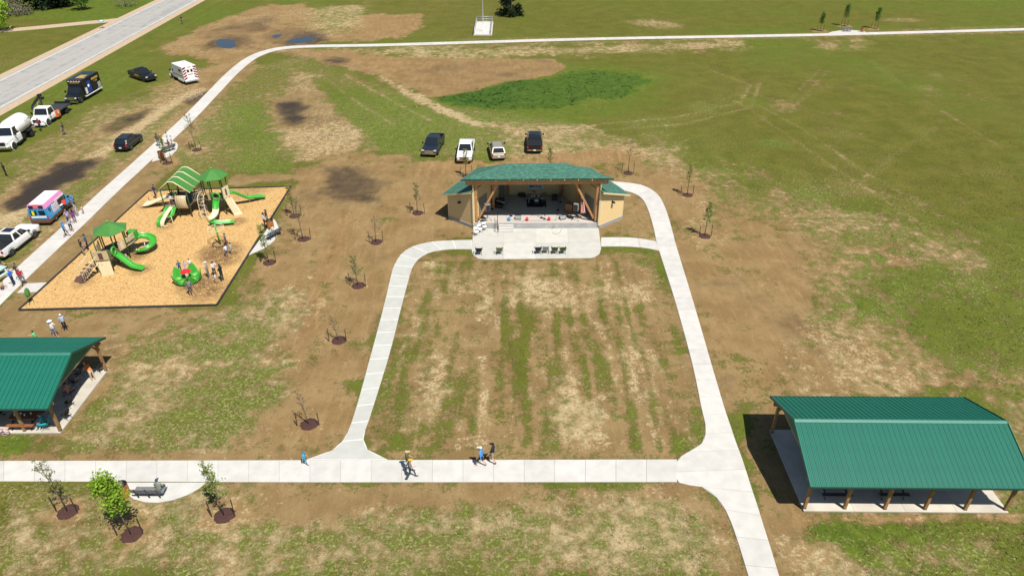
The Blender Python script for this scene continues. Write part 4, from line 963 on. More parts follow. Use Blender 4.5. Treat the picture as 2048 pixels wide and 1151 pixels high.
MB().box((.02,-.965,1.58), (.75,.08,.72)).build('serving_window', 'black_plastic', v); MB().box((.02,-1.08,1.20), (.85,.24,.05)).build('serving_shelf', 'van_white', v)
MB().bar((-.9,-1.0,2.0), (1.0,-1.0,2.0), .03, .18).build('awning_rail', 'van_white', v)
mn = MB().box((-1.05,-.985,1.42), (1.15,.05,.86)).build('menu_board', 'van_white', v)
pal = [(.35,.25,.6),(.6,.25,.3),(.25,.4,.6),(.5,.4,.2),(.3,.2,.45),(.55,.35,.5)]
for i in range(4):
    for j in range(3):
        k = (i*3+j) % 6; MB().box((-1.48+i*.29,-1.012,1.14+j*.27), (.17,.012,.18)).build('menu_picture', M('menu_%d' % k, pal[k], .6), mn)
MB().box((-2.1,-.97,1.60), (.3,.06,.34)).build('side_window', 'glass', v)
for y in (-.42,.42): MB().box((-2.71,y,1.50), (.05,.62,.52)).build('rear_window', 'glass', v)
MB().box((-2.745,.45,1.50), (.03,.24,.48)).build('yellow_sign', M('sign_yellow', (.75,.62,.02), .5), v); MB().box((-2.72,0,1.02), (.06,1.5,.2)).build('rear_sign', 'van_white', v)
for y in (-.5,.5): MB().box((-2.60,y,2.16), (.28,.42,.30)).build('loudspeaker', 'black_plastic', v)
MB().box((-2.66,0,2.22), (.12,.5,.36)).build('rear_emblem', M('emblem_red', (.6,.12,.14), .5), v); MB().box((-2.78,0,.48), (.14,1.9,.18)).build('rear_bumper', 'van_brown', v)
MB().box((2.70,0,.52), (.14,1.8,.18)).build('front_bumper', 'van_brown', v); mirrors(v, 1.45, .98, 1.35); wheel_set(v, (1.72,-1.62), 1.0, .36, .24)
# trucks along the road verge
def cab_truck(e, xf, paint, hw=1.18, hood=1.5, zr=2.55, zb=1.55, z0=.55, rear=2.2, bumper='chrome', grille='black_plastic'):
    b = MB(); b.loft(hull([(xf,z0+.1,zb-.28,hw*.72),(xf-.12,z0,zb-.15,hw*.80),(xf-hood*.6,z0,zb-.03,hw*.9),(xf-hood,z0,zb,hw*.97),(xf-hood-rear*.75,z0,zb,hw*.98)])); b.build('body', paint, e)
    cb = cabin(e, xf-hood+.1, xf-hood-.38, xf-hood-rear*.68, xf-hood-rear*.75, zb-.02, zr, hw*.92, hw*.80, paint, ())
    MB().box((xf+.03,0,(z0+zb)/2-.02), (.06,hw*.95,.48)).build('grille', grille, e); MB().box((xf+.12,0,z0-.02), (.2,hw*1.9,.26)).build('front_bumper', bumper, e)
    for s in (1,-1):
        MB().box((xf-.02,s*hw*.66,zb-.42), (.12,.26,.2)).build('headlight', 'headlamp', e)
        ar = MB(); ar.ring((xf-.85,s*hw*.9,.5), .56, .07, 18, 5, 'y'); ar.build('wheel_arch', paint, e)
        MB().box((xf-hood-rear*.4,s*hw*.95,.48), (1.0,.2,.08)).build('cab_step', 'black_plastic', e)
    mirrors(e, xf-hood-.05, hw, zb+.15, big=1.5); return cb
o, h = side_origin((69,271),(32,298.5), 1, 1.1, 5.0)
t = empty('tank_truck', o, h, 'white tank truck with rounded tank at the left edge, facing the camera', 'truck', 'trucks lined up on the road verge')
cab_truck(t, 3.5, 'white_paint', hood=1.55, zr=2.65, zb=1.62, bumper='chrome'); MB().box((-.6,0,.78), (6.2,.85,.3)).build('chassis', 'black_plastic', t)
tk = MB().lathe([(.05,-3.55),(.55,-3.5),(.92,-3.3),(1.1,-2.95),(1.15,-2.5),(1.15,.2),(1.1,.65),(.92,1.0),(.55,1.2),(.05,1.25)], 24, c=(0,0,2.08), axis='x').build('tank', 'white_paint', t)
M('tank_red', (.22,.03,.04), .5); M('tank_grey', (.30,.32,.34), .5)
def on_tank(x, a): return (x, 1.153*math.cos(a), 2.08+1.153*math.sin(a))
lt = MB()
for dx in (0,.42):
    for q in (-.14,.14):
        p0, p1 = on_tank(-1.75-dx+q, R(4)), on_tank(-1.75-dx+q, R(32)); lt.bar(p0, p1, .085, .02, up=(0,1,0))
    lt.bar(on_tank(-1.75-dx-.14, R(18)), on_tank(-1.75-dx+.14, R(18)), .07, .02, up=(0,1,.3))
lt.build('tank_lettering', 'tank_red', tk)
lt = MB()
for i in range(7): lt.bar(on_tank(-2.42-.12*i, R(16)), on_tank(-2.42-.12*i, R(26)), .07, .02, up=(0,1,0))
lt.build('tank_lettering', 'tank_grey', tk)
MB().box((-3.35,0,.95), (.9,1.9,.25)).build('rear_deck', M('deck_tan', (.35,.28,.2), .7), t); MB().tube([(-3.3,.9,1.2),(-3.8,.9,1.2),(-3.8,-.9,1.2),(-3.3,-.9,1.2)], .06).build('rear_rail', 'black_plastic', t)
MB().lathe([(.02,-.15),(.38,-.15),(.40,0),(.38,.15),(.02,.15)], 14, c=(-3.5,.35,1.25), axis='x').build('hose_reel', 'black_plastic', t)
for s in (1,-1): MB().box((-2.0,s*1.02,1.08), (1.4,.5,.07)).build('mudguard', 'black_plastic', t); MB().box((-.1,s*.85,.75), (1.2,.45,.55)).build('tool_box', 'black_plastic', t)
wheel_set(t, (2.6,), 1.15, .5, .28, 'dark_rim'); wheel_set(t, (-2.2,), 1.2, .5, .5, 'dark_rim')
o, h = side_origin((136,226.5),(100,250.5), 1, 1.05, 5.2)
t = empty('crane_truck', o, h, 'white flatbed truck with black folding crane parked behind the tank truck', 'truck', 'trucks lined up on the road verge')
cab_truck(t, 3.55, 'white_paint', hw=1.12, hood=1.45, zr=2.2, zb=1.32, z0=.52, rear=2.3, bumper='white_paint'); MB().box((-.8,0,.72), (6.0,.8,.26)).build('chassis', 'black_plastic', t)
M('flatbed_dark', (.028,.030,.033), .7, var=.2); MB().box((-1.75,0,1.05), (4.3,2.35,.14)).build('flatbed', 'flatbed_dark', t)
M('box_orange', (.60,.13,.02), .5, var=.1); ob = MB().box((.05,1.12,.88), (.95,.35,.82)).build('tool_box', 'box_orange', t); MB().box((.05,1.305,1.05), (.32,.02,.3)).build('sticker', 'white_paint', ob)
cr = MB(); cr.lathe([(.30,.0),(.30,.3),(.18,.35),(.16,.9)], 12, c=(.15,-.55,1.1)); cr.build('crane_base', 'steel_black', t)
cr = MB(); cr.bar((.15,-.55,1.9), (-.2,-.75,3.35), .24, .28); cr.bar((-.2,-.75,3.35), (1.75,-.95,2.55), .22, .26); cr.bar((1.75,-.95,2.55), (2.1,-.95,2.15), .2); cr.box((-.3,-.75,3.45), (.5,.4,.35)); cr.box((-.75,-.75,2.9), (.55,.3,.3)); cr.build('crane_arm', 'steel_black', t)
cr = MB(); cr.tube([(.15,-.75,2.2),(.75,-.85,2.9)], .07); cr.build('crane_cylinder', 'chrome', t); MB().bar((.62,-.9,2.05), (.82,-.9,2.75), .1).build('crane_link', 'gold', t)
cr = MB(); cr.box((-3.95,0,1.2), (.18,2.3,.4)); cr.box((-4.05,.7,1.4), (.3,.5,.4)); cr.tube([(-3.9,1.0,.9),(-4.3,1.0,.7)], .07); cr.build('tail_rack', 'steel_black', t)
for s in (1,-1): MB().box((-2.6,s*1.05,.98), (1.2,.35,.05)).build('mudguard', 'black_plastic', t)
wheel_set(t, (2.6,), 1.08, .46, .26); wheel_set(t, (-2.62,), 1.12, .46, .46)
o, h = side_origin((195,188),(168,204), 1, 1.1, 4.4)
t = empty('rescue_truck', o, h, 'black box-bodied rescue truck with gold lettering and white steps, facing the camera', 'truck', 'trucks lined up on the road verge')
cab_truck(t, 3.35, 'black_paint', hw=1.12, hood=1.25, zr=2.15, zb=1.38, z0=.5, rear=2.2, bumper='chrome', grille='chrome')
bx = MB(); bx.box((-1.35,0,1.98), (5.0,2.42,2.25)); bx.build('box_body', 'black_paint', t, bevel=.04); MB().box((-1.35,0,3.118), (4.9,2.3,.03)).build('box_roof', M('box_roof_navy', (.018,.028,.036), .45), t)
for s in (1,-1): MB().box((-1.3,s*1.16,.62), (4.9,.22,.10)).build('side_step', 'van_white', t)
MB().box((1.17,0,2.90), (.05,2.1,.22)).build('light_strip', M('strip_maroon', (.12,.01,.04), .4), t)
for i in range(5): MB().box((1.21,-.85+i*.42,2.93), (.04,.24,.13)).build('warning_light', 'headlamp', t)
MB().box((1.2,0,2.70), (.03,1.5,.07)).build('gold_lettering', 'gold', t)
lt = MB()
for i in range(7): lt.box((-3.2+i*.28,1.222,2.55), (.19,.02,.34)); 
for i in range(4): lt.box((-2.8+i*.26,1.222,2.1), (.16,.02,.2))
lt.build('gold_lettering', 'gold', t); lt = MB()
for i in range(6): lt.box((-1.55+i*.24,.18,3.142), (.16,1.1,.012))
lt.box((-.1,.4,3.142), (.2,1.5,.012)); lt.build('gold_lettering', 'gold', t)
dp = MB().box((-.35,1.232,1.75), (1.0,.04,1.7)).build('blue_door', M('door_blue', (.012,.045,.25), .4), t); MB().lathe([(.0,-.012),(.26,-.012),(.26,.012),(.0,.012)], 16, c=(-.2,1.262,1.85), axis='y').build('door_emblem', 'van_white', dp)
MB().box((.62,1.232,1.35), (.5,.04,.9)).build('locker_door', 'van_white', t); MB().box((-1.75,1.232,1.55), (1.2,.04,1.2)).build('locker_door', 'black_plastic', t); MB().box((-3.2,1.232,1.3), (.8,.04,.8)).build('locker_door', 'galvanised', t)
wheel_set(t, (2.45,), 1.12, .46, .26); wheel_set(t, (-2.0,), 1.16, .46, .44)
# ambulance, back doors towards the camera
a0, a1, a2 = g(372.8,170.5), g(398.3,165.5), g(345.5,157.4); h = math.atan2(-(a1-a0).x, (a1-a0).y)*1.0; hd = (a2-a0).normalized(); h = math.atan2(hd.y, hd.x)
mid = (a0+a1)/2+Vector((math.cos(h), math.sin(h), 0))*3.1
t = empty('ambulance', mid, h, 'white ambulance with red chevrons on its back doors', 'ambulance')
cab_truck(t, 3.4, 'white_paint', hw=1.08, hood=1.2, zr=2.1, zb=1.35, z0=.5, rear=2.2, bumper='white_paint')
MB().box((-1.05,0,1.80), (4.1,2.36,2.3)).build('box_body', 'white_paint', t, bevel=.05); MB().box((-3.2,0,.62), (.3,2.36,.22)).build('rear_bumper', 'galvanised', t)
M('chevron_red', (.22,.008,.02), .5)
for s in (1,-1):
    ch = MB()
    for i in range(5):
        z = .90+i*.42; ch.bar((-3.112,s*.62,z+.28), (-3.112,s*1.14,z), .21, .012, up=(1,0,0))
    ch.build('chevron_stripe', 'chevron_red', t)
    dd = MB().box((-3.112,s*.30,1.78), (.03,.57,1.8)).build('rear_door', 'white_paint', t); w_ = MB(); w_.box((-3.135,s*.30,2.2), (.03,.36,.42)); w_.build('door_window', 'glass', dd)
    MB().box((-3.13,s*.95,2.82), (.04,.3,.12)).build('warning_light', 'tail_lamp', t)
    MB().box((-1.05,s*1.19,1.35), (4.0,.012,.07)).build('side_stripe', 'black_plastic', t); MB().box((-1.9,s*1.19,2.25), (.9,.02,.3)).build('side_window', 'glass', t)
    MB().box((-1.5,s*1.16,.62), (2.0,.12,.3)).build('wheel_skirt', 'white_paint', t)
MB().box((-3.13,0,1.62), (.02,.85,.10)).build('red_lettering', 'chevron_red', t); MB().box((-3.12,0,2.84), (.04,.5,.14)).build('amber_light', 'amber', t)
wheel_set(t, (2.5,), 1.06, .42, .25); wheel_set(t, (-1.3,), 1.12, .42, .4)
# ------------------------------------------------------------------ playground equipment
def hexa(c, r, n=6, a0=0): return [Vector((c[0]+r*math.cos(a0+2*math.pi*i/n), c[1]+r*math.sin(a0+2*math.pi*i/n), 0)) for i in range(n)]
def posts(e, pts, h, mat='green_post'):
    for p in pts: q = MB(); q.lathe([(.062,.0),(.062,h),(.03,h+.04)], 8, c=(p[0],p[1],.03)); q.build('post', mat, e, world=True)
def hip_roof(e, c, r, z0, z1, n=6, a0=R(15)):
    P = hexa(c, r, n, a0); ap = Vector((c[0],c[1],z1)); rm = None
    for i in range(n):
        a, b = P[i].copy(), P[(i+1)%n].copy(); a.z = b.z = z0; MB().plate([a, b, ap], .04).build('roof_panel', 'green_metal', e, world=True)
    MB().lathe([(.14,-.04),(.12,.06),(.02,.16)], 8, c=(c[0],c[1],z1)).build('roof_finial', 'green_plastic', e, world=True)
def deck(e, pts, z): MB().prism([(p[0],p[1]) for p in pts], z-.08, z).build('deck', 'brown_deck', e, world=True)
def railing(e, a, b, h=.9, mat='cream_plastic', n=8, name='railing'):
    a, b = Vector(a), Vector(b); up = Vector((0,0,h)); m = MB(); m.tube([a+up,b+up], .03); m.tube([a+Vector((0,0,.08)), b+Vector((0,0,.08))], .025)
    for i in range(n+1): p = a.lerp(b, i/n); m.tube([p+Vector((0,0,.08)), p+up], .014, 4)
    m.build(name, mat, e, world=True)
def panel(e, q, mat='tan_plastic', th=.05, name='panel', holes=()):
    o = MB().plate(q, th).build(name, mat, e, world=True); Q = [Vector(p) for p in q]; n = (Q[1]-Q[0]).cross(Q[2]-Q[0]).normalized()
    for u, v, w, h, mt in holes:
        P = [Q[0].lerp(Q[1], uu).lerp(Q[3].lerp(Q[2], uu), vv)+n*.012 for uu, vv in ((u-w,v-h),(u+w,v-h),(u+w,v+h),(u-w,v+h))]
        MB(e.location).plate(P, .02).build('grip' if w < .09 else 'window_panel', mt, o)
    return o
def vec(*p): return Vector(p)
# large unit
pe = empty('play_structure', (-34.5,69.5,0), 0, 'large green and tan play structure with two towers and several slides', 'playground')
t1 = [vec(-37.3,68.1,0), vec(-35.9,68.1,0), vec(-34.6,68.1,0), vec(-34.6,70.0,0), vec(-34.6,71.9,0), vec(-35.9,71.9,0), vec(-37.3,71.9,0), vec(-37.3,70.0,0)]
posts(pe, t1, 3.25); deck(pe, [t1[0],t1[2],t1[4],t1[6]], 1.3)
rc = (-35.95,70.0); hwid, y0, y1, ze, zr = 1.75, 68.0, 72.0, 3.15, 4.15
prof = [vec(-hwid,0,ze-.25), vec(-.62,0,zr-.30), vec(-.32,0,zr-.06), vec(0,0,zr), vec(.32,0,zr-.06), vec(.62,0,zr-.30), vec(hwid,0,ze-.25)]
for i in range(3):
    a, b = y0+(y1-y0)*i/3, y0+(y1-y0)*(i+1)/3; m = MB(); m.loft([[vec(rc[0]+p.x,y,p.z) for p in prof]+[vec(rc[0]+p.x,y,p.z-.05) for p in reversed(prof)] for y in (a+.05,b-.05)]); m.build('roof_panel', 'green_metal', pe, world=True)
for i in range(4):
    y = y0+(y1-y0)*i/3; MB().tube([vec(rc[0]+p.x*1.03,y,p.z+.03) for p in prof], .06).build('roof_rib', 'cream_plastic', pe, world=True)
c2 = (-31.95,69.45); P6 = hexa(c2, 1.15, 6, R(20)); posts(pe, P6, 4.3); hip_roof(pe, c2, 1.62, 4.25, 5.05, 6, R(20)); deck(pe, P6, 1.8)
# bridge between towers
MB().plate([(-34.6,69.2,1.3),(-33.0,69.0,1.8),(-33.0,70.2,1.8),(-34.6,70.4,1.3)], .08).build('bridge', 'brown_deck', pe, world=True)
railing(pe, (-34.6,69.2,1.3), (-33.0,69.0,1.8)); railing(pe, (-34.6,70.4,1.3), (-33.0,70.2,1.8))
# curved tan bubble panel at the front of tower one
m = MB(); sec = []
for k in range(9):
    t = -math.pi/2*.95+math.pi*.95*k/8; sec.append((68.02-.32*math.cos(t), 1.85+.75*math.sin(t)))
m.loft([[vec(x,y,z) for y, z in sec]+[vec(x,y+.05,z) for y, z in reversed(sec)] for x in (-35.85,-34.68)], smooth=True); m.build('bubble_panel', 'tan_plastic', pe, world=True)
for i in range(6): MB().tube([vec(-35.75+i*.2,y-.01,z) for y, z in sec], .018, 4).build('panel_rib', 'cream_plastic', pe, world=True)
railing(pe, (-37.3,71.9,1.3), (-34.6,71.9,1.3)); railing(pe, (-37.3,68.1,1.3), (-36.0,68.1,1.3), n=2)
for i in range(3): panel(pe, [(-34.62,71.0,1.4+i*.01),(-34.62,71.8,1.4),(-34.62,71.8,2.3),(-34.62,71.0,2.3)]) if i == 0 else None
# double slide to the left
sl = [vec(-37.3,70.9,1.32), vec(-37.8,70.9,1.2), vec(-38.8,70.85,.85), vec(-39.9,70.75,.42), vec(-40.5,70.7,.24), vec(-41.0,70.7,.20)]
for dy in (-.27,.27): MB().channel([p+vec(0,dy,0) for p in catmull(sl,4)], .52, .2).build('slide', 'cream_plastic', pe, world=True)
MB().tube([(-38.9,70.8,.75),(-38.9,70.8,0)], .04).build('slide_leg', 'cream_plastic', pe, world=True)
# wave climber at the front left
for k, (dx, mt) in enumerate(((-.42,'green_plastic'),(0,'cream_plastic'),(.42,'green_plastic'))):
    b0 = vec(-36.75+dx,66.0,.0); pts = [b0+vec(0,-.35,.02), b0+vec(.02,-.25,.55), b0+vec(.1,.3,.85), b0+vec(.2,.9,.8 if k != 1 else 1.1), b0+vec(.28,1.5,1.25), b0+vec(.3,2.0,1.3)]
    if k == 2: pts = pts[2:]
    MB().channel(catmull(pts,4), .42, .10).build('climber_pad', mt, pe, world=True)
MB().tube(catmull([vec(-36.2,66.6,.9), vec(-35.9,66.2,.9), vec(-35.8,66.0,.4), vec(-35.9,66.0,0)],4), .035).build('climber_rail', 'cream_plastic', pe, world=True)
MB().tube([(-37.3,65.7,.2),(-36.2,65.6,.2)], .04).build('climber_rail', 'cream_plastic', pe, world=True)
# slide to the right
sl = catmull([vec(-30.95,70.2,1.82), vec(-30.6,70.6,1.65), vec(-30.1,71.1,1.05), vec(-29.7,71.5,.62), vec(-29.2,71.9,.5), vec(-28.4,72.5,.28), vec(-28.1,72.7,.22)],4)
MB().channel(sl, .62, .26).build('slide', 'green_plastic', pe, world=True); MB().tube([(-29.5,71.6,.5),(-29.5,71.6,0)], .04).build('slide_leg', 'cream_plastic', pe, world=True)
# curved chute at the front of tower two
up = catmull([vec(-31.6,68.45,1.85), vec(-31.55,67.9,1.75), vec(-31.45,67.3,1.35)],4); MB().channel(up, .62, .32).build('slide', 'green_plastic', pe, world=True)
md = catmull([vec(-31.45,67.3,1.33), vec(-31.4,66.8,1.0), vec(-31.55,66.35,.78), vec(-31.85,66.1,.66)],4); MB().channel(md, .62, .30).build('slide', 'cream_plastic', pe, world=True)
lo = catmull([vec(-31.85,66.1,.64), vec(-31.4,65.8,.5), vec(-30.6,66.0,.32), vec(-29.9,66.3,.22), vec(-29.5,66.4,.2)],4); MB().channel(lo, .60, .24).build('slide', 'green_plastic', pe, world=True)
hd = MB(); hd.ring((-31.62,68.35,2.35), .38, .10, 16, 6, 'y'); hd.build('slide_hood', 'green_plastic', pe, world=True); MB().tube([(-30.9,66.0,.3),(-30.9,66.0,0)], .04).build('slide_leg', 'cream_plastic', pe, world=True)
# leaning board and upper panel at the right of tower two
panel(pe, [(-30.1,68.3,.02),(-29.35,68.75,.02),(-30.55,69.5,1.8),(-31.0,68.85,1.8)], 'tan_plastic', name='climbing_board')
panel(pe, [(-31.0,68.75,1.85),(-30.65,69.6,1.85),(-30.65,69.6,3.1),(-31.0,68.75,3.1)], 'cream_plastic', holes=((.5,.5,.12,.3,'brown_deck'),))
panel(pe, [(-32.6,68.5,1.85),(-32.05,68.35,1.85),(-32.05,68.35,2.75),(-32.6,68.5,2.75)], 'tan_plastic')
for dx in (-.3,.3):
    MB().tube(catmull([vec(-33.1+dx,68.8,2.5), vec(-33.15+dx,68.3,2.55), vec(-33.2+dx,67.9,2.1), vec(-33.1+dx,67.6,1.0), vec(-32.9+dx,67.3,.0)],4), .032).build('loop_ladder', 'cream_plastic', pe, world=True)
for i in range(5): z = .35+i*.4; MB().tube([(-33.45+.08*i*0,67.45+.11*i,z),(-32.8,67.45+.11*i,z)], .02).build('ladder_rung', 'cream_plastic', pe, world=True)
# small unit
ps = empty('play_structure', (-38.3,58.3,0), 0, 'smaller green and tan play tower with spiral slide, left half of the playground', 'playground')
c3 = (-38.35,59.3); P6 = hexa(c3, 1.15, 6, R(-5)); posts(ps, P6, 3.2); hip_roof(ps, c3, 1.65, 3.15, 3.95, 6, R(-5)); deck(ps, P6, 1.25)
dk = [vec(-39.05,56.5,0), vec(-37.65,56.75,0), vec(-37.5,58.2,0), vec(-39.2,58.3,0)]; posts(ps, dk[:2], 2.3); deck(ps, dk, 1.25)
MB().tube([(-39.9,58.6,0),(-39.9,58.6,2.9)], .06).build('post', 'green_post', ps, world=True)
panel(ps, [(-38.25,55.75,.02),(-37.35,56.15,.02),(-37.7,56.7,1.2),(-38.85,56.4,1.2)], 'tan_plastic', name='climbing_board', holes=tuple((u,v,.035,.04,'brown_deck') for u, v in ((.3,.35),(.6,.2),(.55,.55),(.35,.75),(.72,.72))))
panel(ps, [(-39.05,56.45,1.3),(-37.68,56.7,1.3),(-37.68,56.7,2.25),(-39.05,56.45,2.25)], 'tan_plastic', holes=((.52,.45,.13,.36,'brown_deck'),))
panel(ps, [(-37.45,58.3,1.3),(-37.2,59.1,1.3),(-37.2,59.1,2.2),(-37.45,58.3,2.2)], 'tan_plastic', holes=((.5,.5,.2,.4,'cream_plastic'),))
panel(ps, [(-39.5,58.7,1.3),(-39.15,57.6,1.3),(-39.15,57.6,2.3),(-39.5,58.7,2.3)], 'tan_plastic')
for i in range(5):
    t = i/5; MB().box((-39.15-.75*t-.1,56.25-1.55*t-.15,1.05-.24*i), (1.1,.34,.06), rz=R(-25)).build('step', 'brown_deck', ps, world=True)
for s in (-.48,.48): railing(ps, (-39.0+s*1.0,56.4-s*.4,1.15), (-39.85+s,54.9-s*.4,.1), .8, n=9)
panel(ps, [(-40.5,54.8,.0),(-39.6,54.35,.0),(-39.55,54.85,.38),(-40.35,55.25,.38)], 'brown_deck', name='landing_ramp')
sl = catmull([vec(-37.6,57.6,1.28), vec(-37.25,57.5,1.2), vec(-36.5,57.2,.72), vec(-35.9,57.0,.36), vec(-35.4,56.9,.24), vec(-34.9,56.8,.2)],4); MB().channel(sl, .62, .26).build('slide', 'green_plastic', ps, world=True)
hd = MB(); hd.ring((-37.62,57.6,1.75), .36, .10, 16, 6, 'x'); hd.build('slide_hood', 'green_plastic', ps, world=True)
sp = []; cc = vec(-36.35,60.75,0)
for i in range(15):
    t = R(165)-R(300)*i/14; rr_ = .85; sp.append(cc+vec(rr_*math.cos(t), rr_*math.sin(t), 1.30-1.08*i/14))
MB().channel(sp, .66, .30, bank=-.12).build('spiral_slide', 'green_plastic', ps, world=True)
MB().box((-37.3,60.85,1.75), (.75,.75,.85)).build('slide_entrance', 'green_plastic', ps, world=True); deck(ps, [(-37.9,60.0),(-37.0,59.9),(-36.9,61.2),(-37.8,61.3)], 1.27); railing(ps, (-37.2,59.3,1.25), (-36.95,60.4,1.25), .8, n=6)
panel(ps, [(-37.2,59.35,1.65),(-36.95,60.45,1.65),(-36.95,60.45,2.25),(-37.2,59.35,2.25)], 'tan_plastic')
MB().tube([(-36.35,60.75,0),(-36.35,60.75,.9)], .05).build('slide_leg', 'galvanised', ps, world=True)
# spinning petal cup
c = g(376,560); sc = empty('spinner_bowl', c, 0, 'green petal-shaped spinning carousel with red centre disc', 'carousel')
MB().lathe([(.3,.06),(1.12,.10),(1.22,.22),(1.15,.30),(.9,.26),(.3,.30)], 26).build('base', 'green_plastic', sc); MB().lathe([(.5,.0),(1.2,.03),(1.24,.16),(1.1,.18),(.5,.16)], 26).build('skirt', 'black_plastic', sc)
for k in range(5):
    t0 = R(-58+72*k); m = MB(); sec = []
    for j in range(7):
        a = t0-R(33)+R(66)*j/6; f = 1-abs(j-3)/3; z = .24+.92*f**.8
        sec.append((a, z))
    outer = [vec(1.2*math.cos(a), 1.2*math.sin(a), .2) for a, z in sec]; ot = [vec((1.2+.16*(z-.2))*math.cos(a), (1.2+.16*(z-.2))*math.sin(a), z) for a, z in sec]
    it = [vec((1.12+.16*(z-.2))*math.cos(a), (1.12+.16*(z-.2))*math.sin(a), z) for a, z in sec]; inn = [vec(.95*math.cos(a), .95*math.sin(a), .26) for a, z in sec]
    m.loft([[outer[j],ot[j],it[j],inn[j]] for j in range(7)], smooth=False); m.build('petal', 'green_plastic', sc)
for k in range(5): t0 = R(-22+72*k); MB().lathe([(.02,.42),(.3,.40),(.34,.28)], 10, c=(.72*math.cos(t0),.72*math.sin(t0),0)).build('seat', M('green_light', (.12,.40,.07), .4), sc)
MB().lathe([(.12,.25),(.14,.80),(.2,.86)], 12).build('centre_column', 'green_post', sc); MB().lathe([(.02,.88),(.40,.86),(.46,.90),(.46,.97),(.36,1.0),(.02,.95)], 20).build('hand_disc', 'red_plastic', sc)
# rotating ring on a post
c = g(441,489); sr = empty('spinner_ring', c, 0, 'green post with tilted cream hand ring above a dark foot ring', 'spinner')
MB().tube([(0,0,0),(-.12,.05,2.3)], [.09,.075], 8).build('post', 'green_plastic', sr)
rg = MB(); rg.ring((0,0,0), .80, .03, 26, 5); rg.ring((0,0,.10), .62, .02, 24, 5)
for k in range(3): t0 = R(120*k+20); rg.tube([(.05*math.cos(t0),.05*math.sin(t0),.25),(.80*math.cos(t0),.80*math.sin(t0),0)], .022)
rg = rg.build('hand_ring', 'cream_plastic', sr); rg.location = (-.10,.04,1.85); rg.rotation_euler = (R(6),R(-5),0)
MB().ring((0,0,.12), .72, .045, 26, 6).build('foot_ring', M('ring_brown', (.05,.035,.03), .6), sr)
# sign by the entrance
c = g(64,607); ss_ = empty('playground_sign', c, 0, 'green oval sign on two short posts at the corner of the playground', 'sign')
for p in (vec(-.02,-.25,0), vec(.02,.25,0)): MB().tube([p, p+vec(0,0,1.0)], .03).build('post', 'green_post', ss_)
so = MB(); so.lathe([(.0,-.03),(.44,-.03),(.46,0),(.44,.03),(.0,.03)], 20, axis='x'); so = so.build('sign_panel', 'green_metal', ss_); so.location = (0,0,1.15); so.scale = (1,.72,1)
# ------------------------------------------------------------------ trees and shrubs
def leaf_mat(name, c0, c1):
    m = bpy.data.materials.new(name); t, p = nodes_of(m); N, L = t.nodes.new, t.links.new; p.inputs['Roughness'].default_value = .6; p.inputs['Specular IOR Level'].default_value = .3
    gg = N('ShaderNodeNewGeometry'); r = N('ShaderNodeValToRGB'); r.color_ramp.elements[0].color = (*c0,1); r.color_ramp.elements[1].color = (*c1,1)
    L(gg.outputs['Random Per Island'], r.inputs[0]); L(r.outputs[0], p.inputs['Base Color'])
    p.inputs['Transmission Weight'].default_value = 0; tr = N('ShaderNodeBsdfTranslucent'); L(r.outputs[0], tr.inputs[0]); mx = N('ShaderNodeMixShader'); mx.inputs[0].default_value = .3
    L(p.outputs[0], mx.inputs[1]); L(tr.outputs[0], mx.inputs[2]); L(mx.outputs[0], t.nodes['Material Output'].inputs[0]); MATS[name] = m
leaf_mat('leaf_bright', (.13,.26,.015), (.30,.43,.04)); leaf_mat('leaf_medium', (.14,.20,.04), (.28,.33,.09)); leaf_mat('leaf_yellow', (.20,.20,.04), (.33,.29,.08)); leaf_mat('leaf_sparse', (.14,.15,.05), (.26,.25,.10))
leaf_mat('leaf_dark', (.008,.022,.006), (.030,.055,.016)); leaf_mat('leaf_green', (.05,.12,.015), (.11,.20,.03)); leaf_mat('leaf_bare', (.07,.065,.035), (.14,.13,.06)); leaf_mat('twig_grey', (.13,.12,.08), (.24,.22,.15))
def leaves(mb, pts, size, r):
    for p in pts:
        a = Vector((r.gauss(0,1), r.gauss(0,1), r.gauss(0,.7))).normalized(); b = a.cross(Vector((r.gauss(0,1),r.gauss(0,1),r.gauss(0,1)))).normalized(); s = size*r.uniform(.6,1.4)
        mb.add([p-a*s*.6, p+b*s*.4, p+a*s*.6, p-b*s*.4], [(0,1,2,3)])
